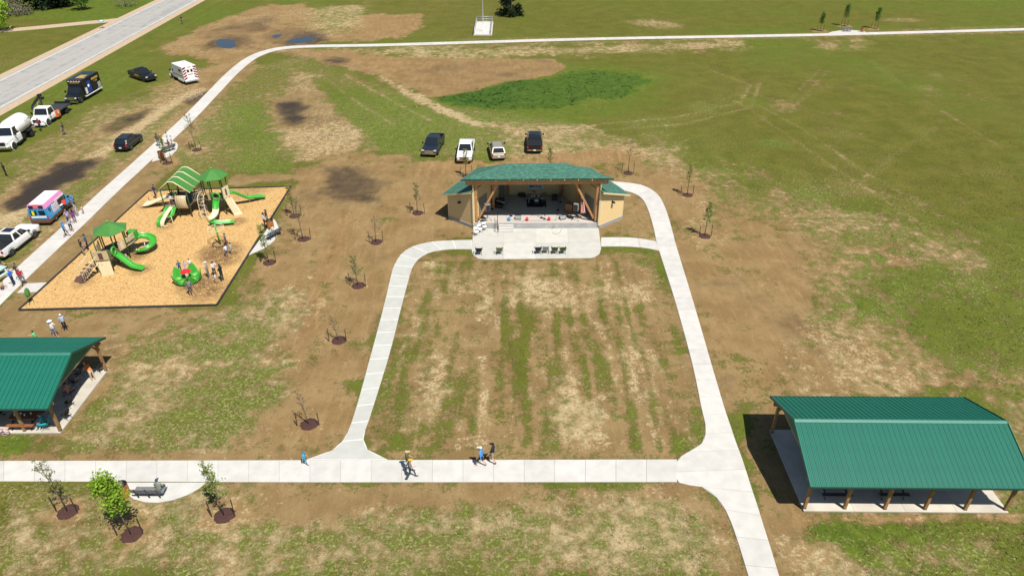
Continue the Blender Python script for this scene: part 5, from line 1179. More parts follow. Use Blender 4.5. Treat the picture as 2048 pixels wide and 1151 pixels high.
def sapling(base, h, kind, lean, label, seed, group='staked saplings in mulch rings'):
    r = random.Random(seed); e = empty('young_tree', base, 0, label, 'tree', group)
    tr = MB(); tr.tube([(0,0,-.02),(lean*.2,.0,h*.3),(lean*.6,.02,h*.65),(lean,.0,h*.97)], [.045,.036,.022,.006], 7); tr.build('trunk', 'bark', e)
    nb = {'bare':16,'sparse':18,'yellow':18,'medium':18,'bright':24,'green':16}[kind]; spread = {'bare':.6,'sparse':.72,'yellow':.48,'medium':.46,'bright':.66,'green':.5}[kind]
    br = MB(); lf = MB(); z0 = .34 if kind != 'bright' else .38
    nl = {'bare':9,'sparse':32,'yellow':34,'medium':32,'bright':85,'green':60}[kind]; ls = {'bare':.05,'sparse':.075,'yellow':.085,'medium':.10,'bright':.13,'green':.14}[kind]
    for i in range(nb):
        t = z0+(.97-z0)*((i+.5)/nb)**.9; p = Vector((lean*t,0,h*t)); a = i*2.4+r.uniform(-.5,.5); ln = h*.34*spread*(1.25-t*.85)*r.uniform(.7,1.2)
        d = Vector((math.cos(a), math.sin(a), r.uniform(.75,1.4))).normalized(); q = p+d*ln*.55+Vector((0,0,.02)); w = p+d*ln+Vector((0,0,ln*.25)); br.tube([p,q,w], [.014,.009,.004], 4)
        tips = [(p,q,w)]
        for k in range(3):
            u = q.lerp(w, r.random()*.6); d2 = (d+Vector((r.gauss(0,.6),r.gauss(0,.6),r.gauss(.2,.4)))).normalized(); v = u+d2*ln*r.uniform(.3,.55); br.tube([u,v], [.007,.003], 4); tips.append((u,u.lerp(v,.5),v))
        pts = []
        for _ in range(nl):
            A, B, C = r.choice(tips); s = r.random()**.7; pt = A.lerp(B, s*2) if s < .5 else B.lerp(C, s*2-1); j = ls*(1.3 if kind in ('bright','green') else .8); pts.append(pt+Vector((r.gauss(0,j),r.gauss(0,j),r.gauss(0,j))))
        leaves(lf, pts, ls, r)
    cr = br.build('branches', 'bark', e); lf.build('foliage', 'leaf_'+kind, cr)
    # stakes and ties
    for s in (-1,1):
        x = s*r.uniform(.62,.8); y = r.uniform(-.15,.15); hh = r.uniform(1.15,1.4); st = MB(); st.bar((x,y,-.05), (x+r.uniform(-.05,.05),y,hh), .05); st = st.build('stake', 'stake', e)
        MB().tube([(x,y,hh*.82),(lean*.2,0,hh*.86)], .008, 4).build('tie', M('tie_black', (.02,.02,.02), .8), st)
    # mulch
    mu = MB(); n = 22; R0 = .62; rings = []
    for rr_, z in ((1.0,.0),(.85,.05),(.5,.09),(.15,.07)): rings.append([Vector((R0*rr_*(1+.12*math.sin(3*i+seed)+r.uniform(-.06,.06))*math.cos(2*math.pi*i/n), R0*rr_*math.sin(2*math.pi*i/n)*(1+r.uniform(-.08,.08)), z+r.uniform(-.012,.012))) for i in range(n)])
    mu.loft(rings); o = mu.build('mulch_ring', 'mulch'); o.location = (base.x+.04, base.y, .006); tag(o, kind='structure')
    return e
for i, ((bx, by), ty, kind, lean, lab) in enumerate(TREES):
    b = g(bx, by); h = max(2.2, min(4.6, zat(ty, b.y)))
    sapling(Vector((b.x,b.y,0)), h, kind, lean*3, lab, 100+i)
def bush(name, base, h, w, label, mat, n, ls, seed, trunk=.3, cone=False, cat='tree', group=None):
    r = random.Random(seed); e = empty(name, base, 0, label, cat, group)
    tr = MB(); tr.tube([(0,0,-.05),(.05,0,h*.4),(0,.05,h*.8)], [h*.03,h*.02,h*.006], 7)
    for k in range(8): a = k*2.4; tr.tube([(0,0,h*(.2+.06*k)),(w*.3*math.cos(a),w*.3*math.sin(a),h*(.35+.06*k))], [h*.012,h*.004], 5)
    tr.build('trunk', 'bark', e)
    lf = MB(); cl = []
    for k in range(46):
        z = r.random(); rad = (w/2)*((1-z)**.6 if cone else math.sin(math.pi*min(1,max(.06,z*.86+.1)))**.7)*r.uniform(.55,1.0); a = r.uniform(0,6.283); cl.append((Vector((rad*math.cos(a), rad*math.sin(a), h*(trunk*.3+z*(1-trunk*.3)))), w*r.uniform(.10,.19)))
    for k in range(n):
        c, s = r.choice(cl); p = c+Vector((r.gauss(0,s*.55),r.gauss(0,s*.55),r.gauss(0,s*.5))); p.z = max(.1,p.z); leaves(lf, [p], ls, r)
    lf.build('crown', mat, e); return e
bush('evergreen_tree', g(1022,31), 7.5, 5.4, 'dark evergreen beside the railed concrete deck at the top', 'leaf_dark', 5200, .34, 1, trunk=.1, cone=True)
bush('evergreen_tree', g(92,16), 8, 9.5, 'broad dark evergreen at the top left beyond the road', 'leaf_dark', 5200, .5, 2, trunk=.1)
bush('evergreen_tree', g(128,12), 7, 7.5, 'dark evergreen right of the broad one at the top left', 'leaf_dark', 3600, .45, 3, trunk=.1)
bush('broadleaf_tree', g(165,20), 5.5, 5, 'small light green tree beyond the road near the mailbox', 'leaf_green', 1500, .32, 4, trunk=.9)
bush('broadleaf_tree', g(-8,64), 6.5, 7, 'light green tree crown at the left edge above the drive', 'leaf_bright', 2400, .36, 5, trunk=.7)
bush('shrub', g(28,22), 5, 8, 'grey-green leafless thicket at the top left corner', 'twig_grey', 2200, .3, 6, trunk=.1, cat='shrub')
bush('shrub', g(38,30), 2.2, 6, 'low grey thicket below the top left trees', 'twig_grey', 1200, .22, 7, trunk=.1, cat='shrub')
bush('shrub', g(252,14), 3.2, 6, 'thin grey bush by the roadside at the top', 'twig_grey', 700, .2, 8, trunk=.1, cat='shrub')
bush('broadleaf_tree', g(52,4), 6, 6, 'yellow-green tree top between the dark evergreens and the thicket', 'leaf_bright', 1600, .36, 9, trunk=.3)
# ------------------------------------------------------------------ benches, bins and street furniture
def bench(loc, rz, label, L_=1.85):
    e = empty('park_bench', loc, rz, label, 'bench', 'grey slatted park benches')      # sits towards +y
    for i in range(4): MB().box((0,-.16+i*.13,.46), (L_,.115,.04)).build('seat_slat', 'bench_grey', e)
    for i in range(3): MB().box((0,-.30-.035*i,.62+.13*i), (L_,.035,.115)).build('back_slat', 'bench_grey', e)
    for x in (-L_*.36,0,L_*.36): m = MB(); m.box((x,.12,.22), (.06,.07,.44)); m.bar((x,-.22,.0), (x,-.26,.45), .06); m.bar((x,-.27,.45), (x,-.40,.95), .05); m.box((x,-.03,.43), (.05,.5,.04)); m.build('leg', 'steel_black', e)
    return e
def bin_(loc, label):
    e = empty('litter_bin', loc, 0, label, 'bin', 'round orange slatted litter bins')
    MB().lathe([(.02,.05),(.29,.05),(.31,.92),(.27,.93),(.25,.15),(.02,.12)], 16).build('liner', 'black_plastic', e); sm_ = None
    for i in range(18):
        if sm_ is None: o = MB().box((.335,0,.50), (.03,.105,.88)).build('slat', 'can_orange', e); sm_ = o.data
        else: o = meshobj('slat', sm_, e)
        o.rotation_euler = (0,0,2*math.pi*i/18)
    MB().ring((0,0,.95), .335, .03, 20, 6).build('rim', 'steel_black', e); return e
b1 = bench(g(303,990), R(0), 'long grey bench with one seated person on the bottom path pad', 1.85)
b2 = bench(g(548,474), R(62), 'grey bench on the pad at the right edge of the playground'); b3 = bench(g(338,303), R(57), 'bench with seated people on the upper path pad'); b4 = bench(g(1694,63.5), R(180), 'grey bench on the far path pad, small in the distance')
bin_(g(250,989), 'orange slatted bin behind the bright green tree by the bottom path'); bin_(g(542,456), 'orange slatted bin beside the bench at the playground edge'); bin_(g(324,317), 'orange slatted bin beside the crowded upper bench'); bin_(g(1724,64), 'orange slatted bin beside the far path bench')
# railed deck with a pole at the top
dk_ = empty('railed_deck', g(967,60), 0, 'concrete deck with galvanised side railings at the top', 'deck'); c = dk_.location
MB().box((0,1.0,.10), (3.9,12.6,.22)).build('deck_slab', 'concrete', dk_)
for s in (-1,1):
    m = MB(); x = s*1.75
    for z in (.25,.55,.85,1.15): m.tube([(x,-5.2,z+.1),(x,7.2,z+.1)], .035, 5)
    m.build('side_rail', 'galvanised', dk_)
    for i in range(7): MB().box((x,-5.2+i*2.07,.70), (.09,.09,1.3)).build('rail_post', 'galvanised', dk_)
m = MB()
for z in (.3,.8,1.3): m.tube([(-1.75,7.2,z),(1.75,7.2,z)], .045, 5)
m.build('end_rail', 'galvanised', dk_)
fp = empty('flagpole', g(966.5,65), 0, 'tall thin metal pole rising from the railed deck', 'pole'); fp.location.z = .2; MB().lathe([(.16,0),(.16,.06),(.07,.1),(.06,6),(.035,12)], 10).build('pole', 'galvanised', fp)
MB().lathe([(.02,12.0),(.09,12.06),(.02,12.15)], 8).build('finial', 'gold', fp)
mb_ = empty('mailbox', g(206,57), R(20), 'pale mailbox on a post where the drive meets the road', 'mailbox'); MB().bar((0,0,-.05), (0,0,1.15), .12).build('post', 'treated_wood', mb_); m = MB(); m.box((0,0,1.35), (1.0,.5,.35)); m.lathe([(.25,-.5),(.25,.5)], 12, c=(0,0,1.5), axis='x'); m.build('box', 'galvanised', mb_)
# broken pallets by the drain
for k, (px, py, rz, lab) in enumerate(((398,190,15,'wooden pallet at the right end of the three by the upper path'),(389,194,10,'middle wooden pallet of the three by the upper path'),(380,198,5,'wooden pallet at the left end of the three by the upper path'))):
    e = empty('wooden_pallet', g(px,py), R(rz), lab, 'pallet', 'pallets lying by the upper path')
    for i in range(3): MB().box((0,-.5+i*.5,.06), (1.15,.09,.09)).build('runner', M('pallet_wood', (.25,.19,.13), .85, var=.25, rnd=.15), e)
    for i in range(4): MB().box((-.5+i*.33,0,.118), (.12,1.1,.02)).build('board', 'pallet_wood', e)
# ------------------------------------------------------------------ people
SKINS = [(.50,.30,.21), (.42,.24,.16), (.55,.35,.26)]
def make_pose(name, arms, legs, torso=0.0, pz=.95, head=(0,0)):
    """arms: ((elbow, wrist) left, right); legs: ((knee, ankle) left, right); x forward, y left. One continuous skinned body."""
    V, E, Rr, T = [], [], [], []
    def v(p, r, par=None, tg=0):
        V.append(p); Rr.append(r if isinstance(r, tuple) else (r, r)); i = len(V)-1
        if par is not None: E.append((par, i)); T.append((par, i, tg))
        return i
    st, ct = math.sin(torso), math.cos(torso)
    def tp(x, y, z): return (x*ct+z*st, y, pz+z*ct-x*st)         # torso leaning forward
    pel = v((0,0,pz), (.15,.125)); ab = v(tp(0,0,.20), (.145,.115), pel, 1); ch = v(tp(.01,0,.40), (.17,.125), ab, 1); nk = v(tp(.0,0,.54), (.06,.06), ch, 1)
    n2 = v(tp(.015,0,.60), (.055,.058), nk, 0); h1 = v(tp(.03,0,.68), (.078,.095), n2, 0); h2 = v(tp(.02,0,.76), (.074,.09), h1, 0); h3 = v(tp(.01,0,.80), (.045,.05), h2, 0)
    v(tp(.135,0,.69), .016, h1, 0)                               # nose
    for s, (el, wr) in ((1, arms[0]), (-1, arms[1])):
        sh = v(tp(0,s*.19,.47), .062, ch, 1); e = v(el, .046, sh, 1); w = v(wr, .033, e, 2); d = (Vector(wr)-Vector(el)).normalized(); pw = Vector(wr)
        pm = v(tuple(pw+d*.07), (.036,.022), w, 6); side = d.cross(Vector((1,0,0)))
        if side.length < .1: side = Vector((0,1,0))
        side = d.cross(side).normalized()
        for k, (o, ln) in enumerate(((-.030,.070),(-.010,.082),(.010,.078),(.030,.062))):
            f1 = v(tuple(pw+d*(.10)+side*o), .009, pm, 6); v(tuple(pw+d*(.10+ln)+side*o*1.1+Vector((.01,0,0))), .008, f1, 6)
        th = v(tuple(pw+d*.05+side*.045+Vector((.02,0,0))), .011, pm, 6); v(tuple(pw+d*.09+side*.06+Vector((.03,0,0))), .009, th, 6)
    for s, (kn, an) in ((1, legs[0]), (-1, legs[1])):
        hp = v((0,s*.095,pz-.05), .095, pel, 3); k = v(kn, .062, hp, 3); a = v(an, .042, k, 4); f = v((an[0]+.05,an[1],an[2]-.05), .042, a, 5); v((an[0]+.17,an[1]+s*.02,an[2]-.055), .034, f, 5)
    me = bpy.data.meshes.new(name); me.from_pydata(V, E, []); ob = link(bpy.data.objects.new(name, me))
    sk = ob.modifiers.new('skin', 'SKIN'); sk.use_smooth_shade = True
    for i, sv in enumerate(me.skin_vertices[0].data): sv.radius = Rr[i]; sv.use_root = (i == 0)
    ss2 = ob.modifiers.new('sub', 'SUBSURF'); ss2.levels = 1; ss2.render_levels = 1
    bpy.context.view_layer.update(); dg = bpy.context.evaluated_depsgraph_get(); out = bpy.data.meshes.new_from_object(ob.evaluated_get(dg)); out.name = 'person_body'
    bpy.data.objects.remove(ob)
    segs = [(Vector(V[a]), Vector(V[b]), t) for a, b, t in T]
    for k in range(6): out.materials.append(MATS['white_paint'])
    for pg in out.polygons:
        c = pg.center; best = (9, 0)
        for a, b, t in segs:
            d = b-a; u = max(0, min(1, (c-a).dot(d)/max(1e-9, d.length_squared))); dist = (c-a-d*u).length-.02*(t in (1,3))
            if dist < best[0]: best = (dist, t)
        pg.material_index = {0:0,1:1,2:2,3:3,4:4,5:5,6:0}[best[1]]
    HB = Vector(tp(.02,0,.70)); up = Vector((st,0,ct))
    return out, HB, torso
dn = lambda s, f=0: ((.02+f*.5, s*.25, 1.16), (.08+f, s*.27, .92))
stl = (((.02,.1,.50),(0,.11,.085)), ((.0,-.1,.50),(-.02,-.11,.085)))
POSES = {}
POSES['stand'] = make_pose('p', (dn(1), dn(-1)), stl)
POSES['talk'] = make_pose('p', (((.05,.27,1.18),(.25,.16,1.22)), ((.05,-.27,1.18),(.24,-.10,1.16))), stl)
POSES['reach'] = make_pose('p', (((.20,.22,1.28),(.42,.16,1.32)), ((.10,-.26,1.18),(.32,-.2,1.2))), stl, torso=.12)
POSES['walk'] = make_pose('p', (dn(1,.16), dn(-1,-.12)), (((.02,.1,.52),(-.26,.1,.16)), ((.20,-.1,.53),(.27,-.1,.09))), pz=.93)
POSES['stride'] = make_pose('p', (dn(1,-.16), ((.06,-.26,1.15),(.26,-.2,1.2))), (((.24,.1,.54),(.33,.1,.10)), ((-.02,-.1,.52),(-.34,-.1,.20))), pz=.92, torso=.06)
POSES['bend'] = make_pose('p', (((.55,.2,.98),(.75,.15,.85)), ((.52,-.2,.95),(.72,-.12,.85))), stl, torso=.8)
POSES['sit'] = make_pose('p', (((.08,.26,.72),(.28,.15,.62)), ((.08,-.26,.72),(.28,-.15,.62))), (((.44,.12,.50),(.46,.13,.085)), ((.44,-.12,.50),(.44,-.13,.085))), pz=.52, torso=.1)
POSES['crouch'] = make_pose('p', (((.28,.24,.50),(.5,.18,.36)), ((.28,-.24,.50),(.5,-.14,.36))), (((.34,.16,.40),(.10,.14,.085)), ((.32,-.16,.38),(.08,-.14,.085))), pz=.30, torso=.5)
POSES['armsup'] = make_pose('p', (((.10,.22,1.62),(.2,.15,1.85)), ((.08,-.22,1.62),(.2,-.12,1.85))), stl)
POSES['legsout'] = make_pose('p', (((-.02,.26,.42),(.14,.3,.28)), ((-.02,-.26,.42),(.14,-.3,.28))), (((.44,.12,.26),(.84,.13,.10)), ((.44,-.12,.26),(.82,-.13,.10))), pz=.16, torso=-.1)
def hair_mesh(kind):
    m = MB(); n = 14; rows = []
    lo = -.25 if kind == 'short' else -.05
    for j in range(6):
        t = lo+(math.pi/2*.97-lo)*j/5; rr_ = math.cos(t); z = math.sin(t)
        rows.append([Vector((-.012+.112*rr_*math.cos(2*math.pi*i/n)*(1 if math.cos(2*math.pi*i/n) < .3 or j > 1 or kind != 'short' else .82), .092*rr_*math.sin(2*math.pi*i/n), .125*z)) for i in range(n)])
    m.loft(rows, smooth=True)
    if kind == 'long':
        m.loft([[Vector((-.055+x,y,z)) for x, y in ((-.05,-.085),(.05,-.092),(.03,0),(.05,.092),(-.05,.085),(-.07,0))] for z in (.05,-.10,-.22,-.30)], smooth=True)
    if kind == 'cap': m.add([(.06,-.075,.01),(.21,-.055,-.01),(.21,.055,-.01),(.06,.075,.01),(.06,-.075,.03),(.21,-.055,.005),(.21,.055,.005),(.06,.075,.03)], [(3,2,1,0),(4,5,6,7),(0,1,5,4),(1,2,6,5),(2,3,7,6),(3,0,4,7)])
    if kind == 'brim': m.lathe([(.09,.012),(.21,-.008),(.215,.0),(.09,.03)], 18)
    return m
HAIR = {}
fm = MB(); [fm.box((.100,s*.032,-.005), (.012,.022,.012)) for s in (-1,1)]; fm.box((.098,0,-.075), (.012,.045,.010))
FACE = [None]
PEOPLE_N = [0]
def person(px, pose, heading, h, shirt, pants, label, skin=0, hair=(.03,.018,.01), hat=None, hk='short', long_sleeve=False, shorts=False, shoes=(.05,.045,.045), z=0, at=None, group='people at the park'):
    body, HB, tor = POSES[pose]; p = Vector(at) if at is not None else g(*px, z)
    PEOPLE_N[0] += 1; e = bpy.data.objects.new('person', body); link(e); e.location = (p.x, p.y, z+(.05 if z == 0 else 0)); e.rotation_euler = (0,0,R(heading)); s = h/1.76; e.scale = (s,)*3
    tag(e, label, 'person', group)
    def cm(rgb): return cloth('%02d%02d%02d' % tuple(int(c*99) for c in rgb), rgb)
    sk = M('skin_%d' % skin, SKINS[skin], .6, var=.06)
    ms = [sk, cm(shirt), cm(shirt) if long_sleeve else sk, cm(pants), sk if shorts else cm(pants), cm(shoes)]
    for i, m in enumerate(ms): e.material_slots[i].link = 'OBJECT'; e.material_slots[i].material = m
    k = hat[1] if hat else hk
    if k not in HAIR: o = hair_mesh(k).build('hair', 'white_paint', e); HAIR[k] = o.data
    else: o = meshobj('hair', HAIR[k], e)
    o.name = 'hat' if hat else 'hair'; o.location = HB+Vector((-.01,0,.025)); o.rotation_euler = (0,tor,0); o.material_slots[0].link = 'OBJECT'; o.material_slots[0].material = cm(hat[0] if hat else hair)
    if FACE[0] is None: f = fm.build('face', M('face_dark', (.05,.025,.02), .6), e); FACE[0] = f.data
    else: f = meshobj('face', FACE[0], e)
    f.location = HB; f.rotation_euler = (0,tor,0)
    return e
WH, GR, DG, BK, NV, JN, KH = (.66,.66,.66), (.28,.29,.30), (.10,.10,.105), (.012,.012,.014), (.014,.02,.06), (.05,.075,.13), (.36,.27,.17)
# walkers on the bottom path
person((986,926), 'walk', 165, 1.80, BK, KH, 'walker in black shirt and tan shorts, right of the pair on the bottom path', hat=(BK,'cap'), shorts=True)
person((963,933), 'stride', 160, 1.78, (.05,.25,.62), BK, 'walker in bright blue jacket and black shorts on the bottom path', hat=(WH,'cap'), long_sleeve=True, shorts=True, shoes=WH)
person((822,957), 'stride', 10, 1.74, (.16,.15,.15), (.07,.085,.10), 'walker in orange knit cap and grey shirt on the bottom path', hat=((.75,.35,.02),'cap'))
person((817,941), 'walk', 15, 1.76, (.07,.085,.03), GR, 'walker in olive shirt and tan cap beside the orange-capped one', hat=((.5,.36,.2),'cap'))
person((611,929), 'walk', -5, 1.12, (.02,.33,.5), (.02,.2,.32), 'small child in turquoise alone on the bottom path', hat=((.05,.12,.25),'cap'))
person((322,989), 'sit', 90, 1.72, (.20,.23,.19), JN, 'person in grey-green top and blue cap seated on the bottom bench', hat=((.03,.05,.14),'cap'), at=g(323,989)+Vector((0,-.02,0)), long_sleeve=True)
# around the shelter on the left
person((113,676), 'talk', 100, 1.76, (.62,.58,.55), (.17,.20,.26), 'person in white sun hat and cream shirt behind the left shelter', hat=(WH,'brim'), shorts=True, shoes=WH)
person((133,661), 'stand', 120, 1.62, (.32,.37,.46), BK, 'person in white cap and blue-grey shirt beside the sun-hatted one', hat=(WH,'cap'), shoes=WH)
person((78,688), 'reach', 190, 1.30, (.10,.55,.22), BK, 'child in mint green shirt behind the left shelter roof')
person((189,762), 'bend', 150, 1.78, (.50,.16,.03), (.50,.38,.25), 'person in orange shirt and khaki trousers leaning at the shelter corner', hair=(.35,.25,.15))
# vehicles verge
person((131,270), 'walk', 200, 1.76, (.035,.03,.04), (.10,.10,.11), 'person in dark clothes walking on the grass near the trucks')
person((14,353), 'stand', 60, 1.76, BK, BK, 'person all in black standing near the left edge below the trucks')
person((83,262), 'talk', 170, 1.76, (.20,.02,.03), NV, 'person in maroon and navy at the front of the crane truck')
person((365,48), 'stand', 250, 1.74, NV, DG, 'tiny dark-clothed figure on the grass below the road at the top')
person((183,192), 'talk', 120, 1.72, (.02,.05,.25), BK, 'person in blue beside the steps of the black rescue truck')
# ice cream queue
person((136,426), 'talk', 150, 1.78, (.60,.05,.03), BK, 'person in red shirt at the serving window of the ice cream van')
person((149,415), 'stand', 160, 1.20, (.10,.16,.34), (.3,.3,.32), 'child in blue near the nose of the ice cream van')
person((157,432), 'stand', 180, 1.66, (.30,.29,.28), (.42,.40,.40), 'person in grey top near the front of the ice cream queue', hk='long')
person((168,428), 'stand', 170, 1.02, (.55,.35,.28), (.30,.30,.32), 'small child in peach shirt on the path beside the ice cream queue')
person((152,447), 'stand', 140, 1.68, (.16,.03,.22), (.12,.02,.16), 'person in purple dress in the ice cream queue', hk='long', shorts=True)
person((140,447), 'talk', 130, 1.60, (.42,.32,.60), (.18,.16,.20), 'person in lavender top behind the red-shirted customer', hk='long', hair=(.2,.1,.05))
person((134,474), 'walk', 60, 1.70, (.02,.24,.62), NV, 'person in bright blue shirt and cap at the tail of the ice cream queue', hat=((.02,.2,.5),'cap'), shorts=True)
person((145,464), 'stand', 110, 1.68, (.36,.38,.42), BK, 'person in grey striped top beside the blue shirt in the queue', hk='long', shorts=True)
# picnic group, left edge
person((49,570), 'walk', 110, 1.78, (.33,.015,.03), (.16,.16,.17), 'person in maroon shirt and grey trousers by the playground entrance', hair=(.3,.28,.26))
person((30,571), 'talk', 190, 1.74, (.02,.13,.55), NV, 'bald person in royal blue shirt by the mint picnic table', hair=SKINS[0])
person((42,560), 'talk', 250, 1.76, (.03,.045,.045), DG, 'person in dark green jacket behind the maroon shirt', long_sleeve=True)
person((3,580), 'crouch', 40, 1.5, (.42,.34,.16), (.15,.08,.10), 'person in mustard top crouching by the mint picnic table')
person((4,536), 'sit', 10, 1.7, DG, BK, 'person in dark clothes sitting at the mint picnic table', at=g(5,540))
# playground
person((169,510), 'talk', 20, 1.70, BK, (.24,.19,.16), 'person in black top beside the small play tower', hk='long')
person((178,500), 'stand', 210, 1.74, (.03,.06,.22), BK, 'person in navy cap and jersey beside the small play tower', hat=(NV,'cap'))
person((274,508), 'legsout', 200, 1.05, (.50,.50,.52), NV, 'small child sitting at the mouth of the spiral slide', at=g(276,509), z=.26)
person((255,516), 'crouch', 250, 1.15, (.60,.52,.52), (.35,.30,.30), 'child in pale pink crouching under the small play tower')
person((220,525), 'crouch', 300, 1.0, (.2,.2,.24), BK, 'child peeping from the front panel of the small play tower', at=Vector((-38.3,57.2,0)), z=1.25)
person((314,399), 'stand', 240, 1.78, (.02,.025,.075), (.035,.035,.045), 'person in navy shirt standing behind the cream double slide', shorts=True)
person((296,408), 'crouch', 10, 1.10, (.66,.64,.62), DG, 'child in white crouching at the foot of the cream slide')
person((346,418), 'stand', 270, 1.12, (.52,.52,.60), (.15,.07,.08), 'child in white patterned shirt on the deck above the wave climber', at=Vector((-36.7,68.6,0)), z=1.3)
person((333,395), 'legsout', 185, 1.15, (.03,.17,.15), (.05,.09,.12), 'child in dark teal at the top of the cream slide', at=Vector((-37.6,70.85,0)), z=1.36)
person((338,392), 'crouch', 200, 1.1, (.10,.06,.05), BK, 'child in brown just inside the tower behind the cream slide', at=Vector((-36.9,71.2,0)), z=1.3)
person((408,425), 'stand', 100, 1.62, (.24,.19,.24), (.30,.26,.30), 'person in greyish purple under the bridge of the large play structure', at=Vector((-33.2,68.3,0)))
person((480,390), 'legsout', 40, 1.0, (.45,.03,.06), BK, 'small child in red behind the long green slide', at=Vector((-29.9,72.6,0)), z=.1)
person((531,455), 'talk', 200, 1.70, (.40,.48,.58), BK, 'person in pale blue shirt by the bin at the playground edge', hk='long')
person((536,448), 'stand', 220, 1.66, (.06,.04,.05), BK, 'dark-haired person behind the pale blue shirt at the playground edge', hk='long')
person((0,0), 'sit', 152, 1.6, (.30,.45,.45), JN, 'person in pale teal seated on the bench at the playground edge', at=g(545,479)+Vector((-.1,.1,0)))
person((0,0), 'sit', 152, 1.2, (.60,.52,.46), (.3,.3,.32), 'smaller person in cream seated at the bin end of the playground bench', at=g(549,468)+Vector((-.1,.1,0)))
person((454,491), 'armsup', 190, 1.35, (.17,.19,.18), (.12,.03,.08), 'child with raised arms holding the spinner ring')
person((455,514), 'stand', 150, 1.35, (.62,.62,.68), (.06,.09,.16), 'child in white shirt watching the spinner ring', shorts=True)
person((465,509), 'stand', 160, 1.28, (.33,.40,.30), (.30,.33,.28), 'child in pale green beside the white-shirted child', shorts=True)
person((363,543), 'stand', 300, 1.25, (.015,.10,.17), NV, 'child in teal shirt standing at the back of the spinning bowl', at=g(362,545))
person((373,540), 'stand', 280, 1.05, (.42,.30,.55), WH, 'child in white and purple at the back of the spinning bowl', at=g(373,543))
person((383,541), 'talk', 270, 1.25, (.60,.62,.63), (.05,.03,.03), 'child in white jersey right of the purple child in the bowl', at=g(383,541))
person((0,0), 'reach', 100, 1.05, (.55,.40,.30), BK, 'small child leaning on the front petal of the bowl', at=g(379,570), z=.3)
person((384,592), 'stand', 95, 1.76, (.17,.18,.18), (.07,.07,.075), 'person in grey shirt and shorts in front of the spinning bowl', shorts=True, shoes=WH)
person((419,556), 'talk', 190, 1.72, (.25,.25,.23), (.13,.13,.14), 'person in white cap and grey vest right of the bowl', hat=(WH,'cap'))
person((431,553), 'reach', 330, 1.66, (.60,.60,.60), (.07,.04,.035), 'person in white shirt facing the one in black right of the bowl', hk='long', hair=(.12,.05,.025))
person((433,568), 'stand', 80, 1.20, (.66,.64,.64), (.45,.30,.25), 'child in white dress in front of the pair right of the bowl', hk='long', shorts=True)
person((446,562), 'talk', 160, 1.72, (.012,.012,.016), (.02,.025,.035), 'person in black right of the spinning bowl', hk='long')
# upper bench
person((318,293), 'stand', 330, 1.74, (.05,.055,.06), DG, 'person in black with a white stripe at the upper bench', hat=(BK,'cap'))
person((325,288), 'reach', 280, 1.35, (.60,.24,.04), (.10,.16,.04), 'child in orange hat by the upper bench', hat=((.70,.28,.05),'brim'))
person((338,289), 'talk', 200, 1.72, (.38,.50,.46), (.50,.50,.46), 'person in pale teal jacket behind the upper bench', long_sleeve=True)
person((0,0), 'sit', 147, 1.6, (.55,.42,.35), KH, 'person in cream seated on the upper bench', at=g(336,305)+Vector((-.05,.1,0)))
person((0,0), 'sit', 147, 1.62, (.12,.05,.045), DG, 'person in dark red seated on the upper bench', at=g(340,299)+Vector((-.05,.1,0)))
person((345,290), 'stand', 180, 1.25, (.62,.58,.50), KH, 'child in cream standing at the far end of the upper bench')
# under the left shelter
person((0,0), 'sit', 200, 1.66, (.02,.28,.33), (.03,.15,.22), 'person in teal seated in a folding chair under the left shelter', at=g(92,853,.12), z=.12, hair=(.10,.02,.02))
person((0,0), 'sit', 150, 1.7, (.10,.08,.09), DG, 'person in dark clothes seated in the row under the left shelter', at=g(150,770,.12), z=.12)
person((0,0), 'sit', 160, 1.7, (.30,.16,.13), DG, 'person in brown seated further back under the left shelter', at=g(142,793,.12), z=.12)
# ------------------------------------------------------------------ chairs, tables
def camp_chair(loc, rz, label, fab, z=.05):
    e = empty('camp_chair', (loc.x,loc.y,z), rz, label, 'chair', 'folding camp chairs'); fm_ = M('fabric_'+label[:14].replace(' ','_'), fab, .85, var=.15)
    MB().plate([(-.24,-.22,.40),(.24,-.22,.40),(.26,.26,.43),(-.26,.26,.43)][::1], .02).build('seat', fm_, e); MB().plate([(-.25,-.24,.42),(-.28,-.42,.92),(.28,-.42,.92),(.25,-.24,.42)], .02).build('backrest', fm_, e)
    for s in (-1,1):
        MB().tube([(s*.26,.28,0),(s*.30,-.28,.40),(s*.28,-.42,.95)], .012, 5).build('leg', 'steel_black', e); MB().tube([(s*.28,-.30,0),(s*.26,.28,.42),(s*.30,.26,.62)], .012, 5).build('leg', 'steel_black', e)
        MB().box((s*.32,.0,.63), (.07,.5,.025)).build('arm_rest', fm_, e)
    MB().tube([(-.26,.28,.02),(.26,-.28,.38)], .01, 4).build('cross_bar', 'galvanised', e); return e
def folding_chair(loc, rz, label, mat, z=.05, group='white folding chairs'):
    e = empty('folding_chair', (loc.x,loc.y,z), rz, label, 'chair', group)
    MB().box((0,.02,.45), (.42,.40,.03)).build('seat', mat, e); MB().plate([(-.21,-.24,.62),(.21,-.24,.62),(.21,-.28,.86),(-.21,-.28,.86)], .025).build('backrest', mat, e)
    for s in (-1,1): MB().tube([(s*.2,.26,0),(s*.2,-.10,.46),(s*.2,-.28,.84)], .013, 5).build('leg', 'galvanised' if mat == 'white_paint' else 'steel_black', e); MB().tube([(s*.18,-.26,0),(s*.18,.16,.44)], .013, 5).build('leg', 'galvanised' if mat == 'white_paint' else 'steel_black', e)
    return e
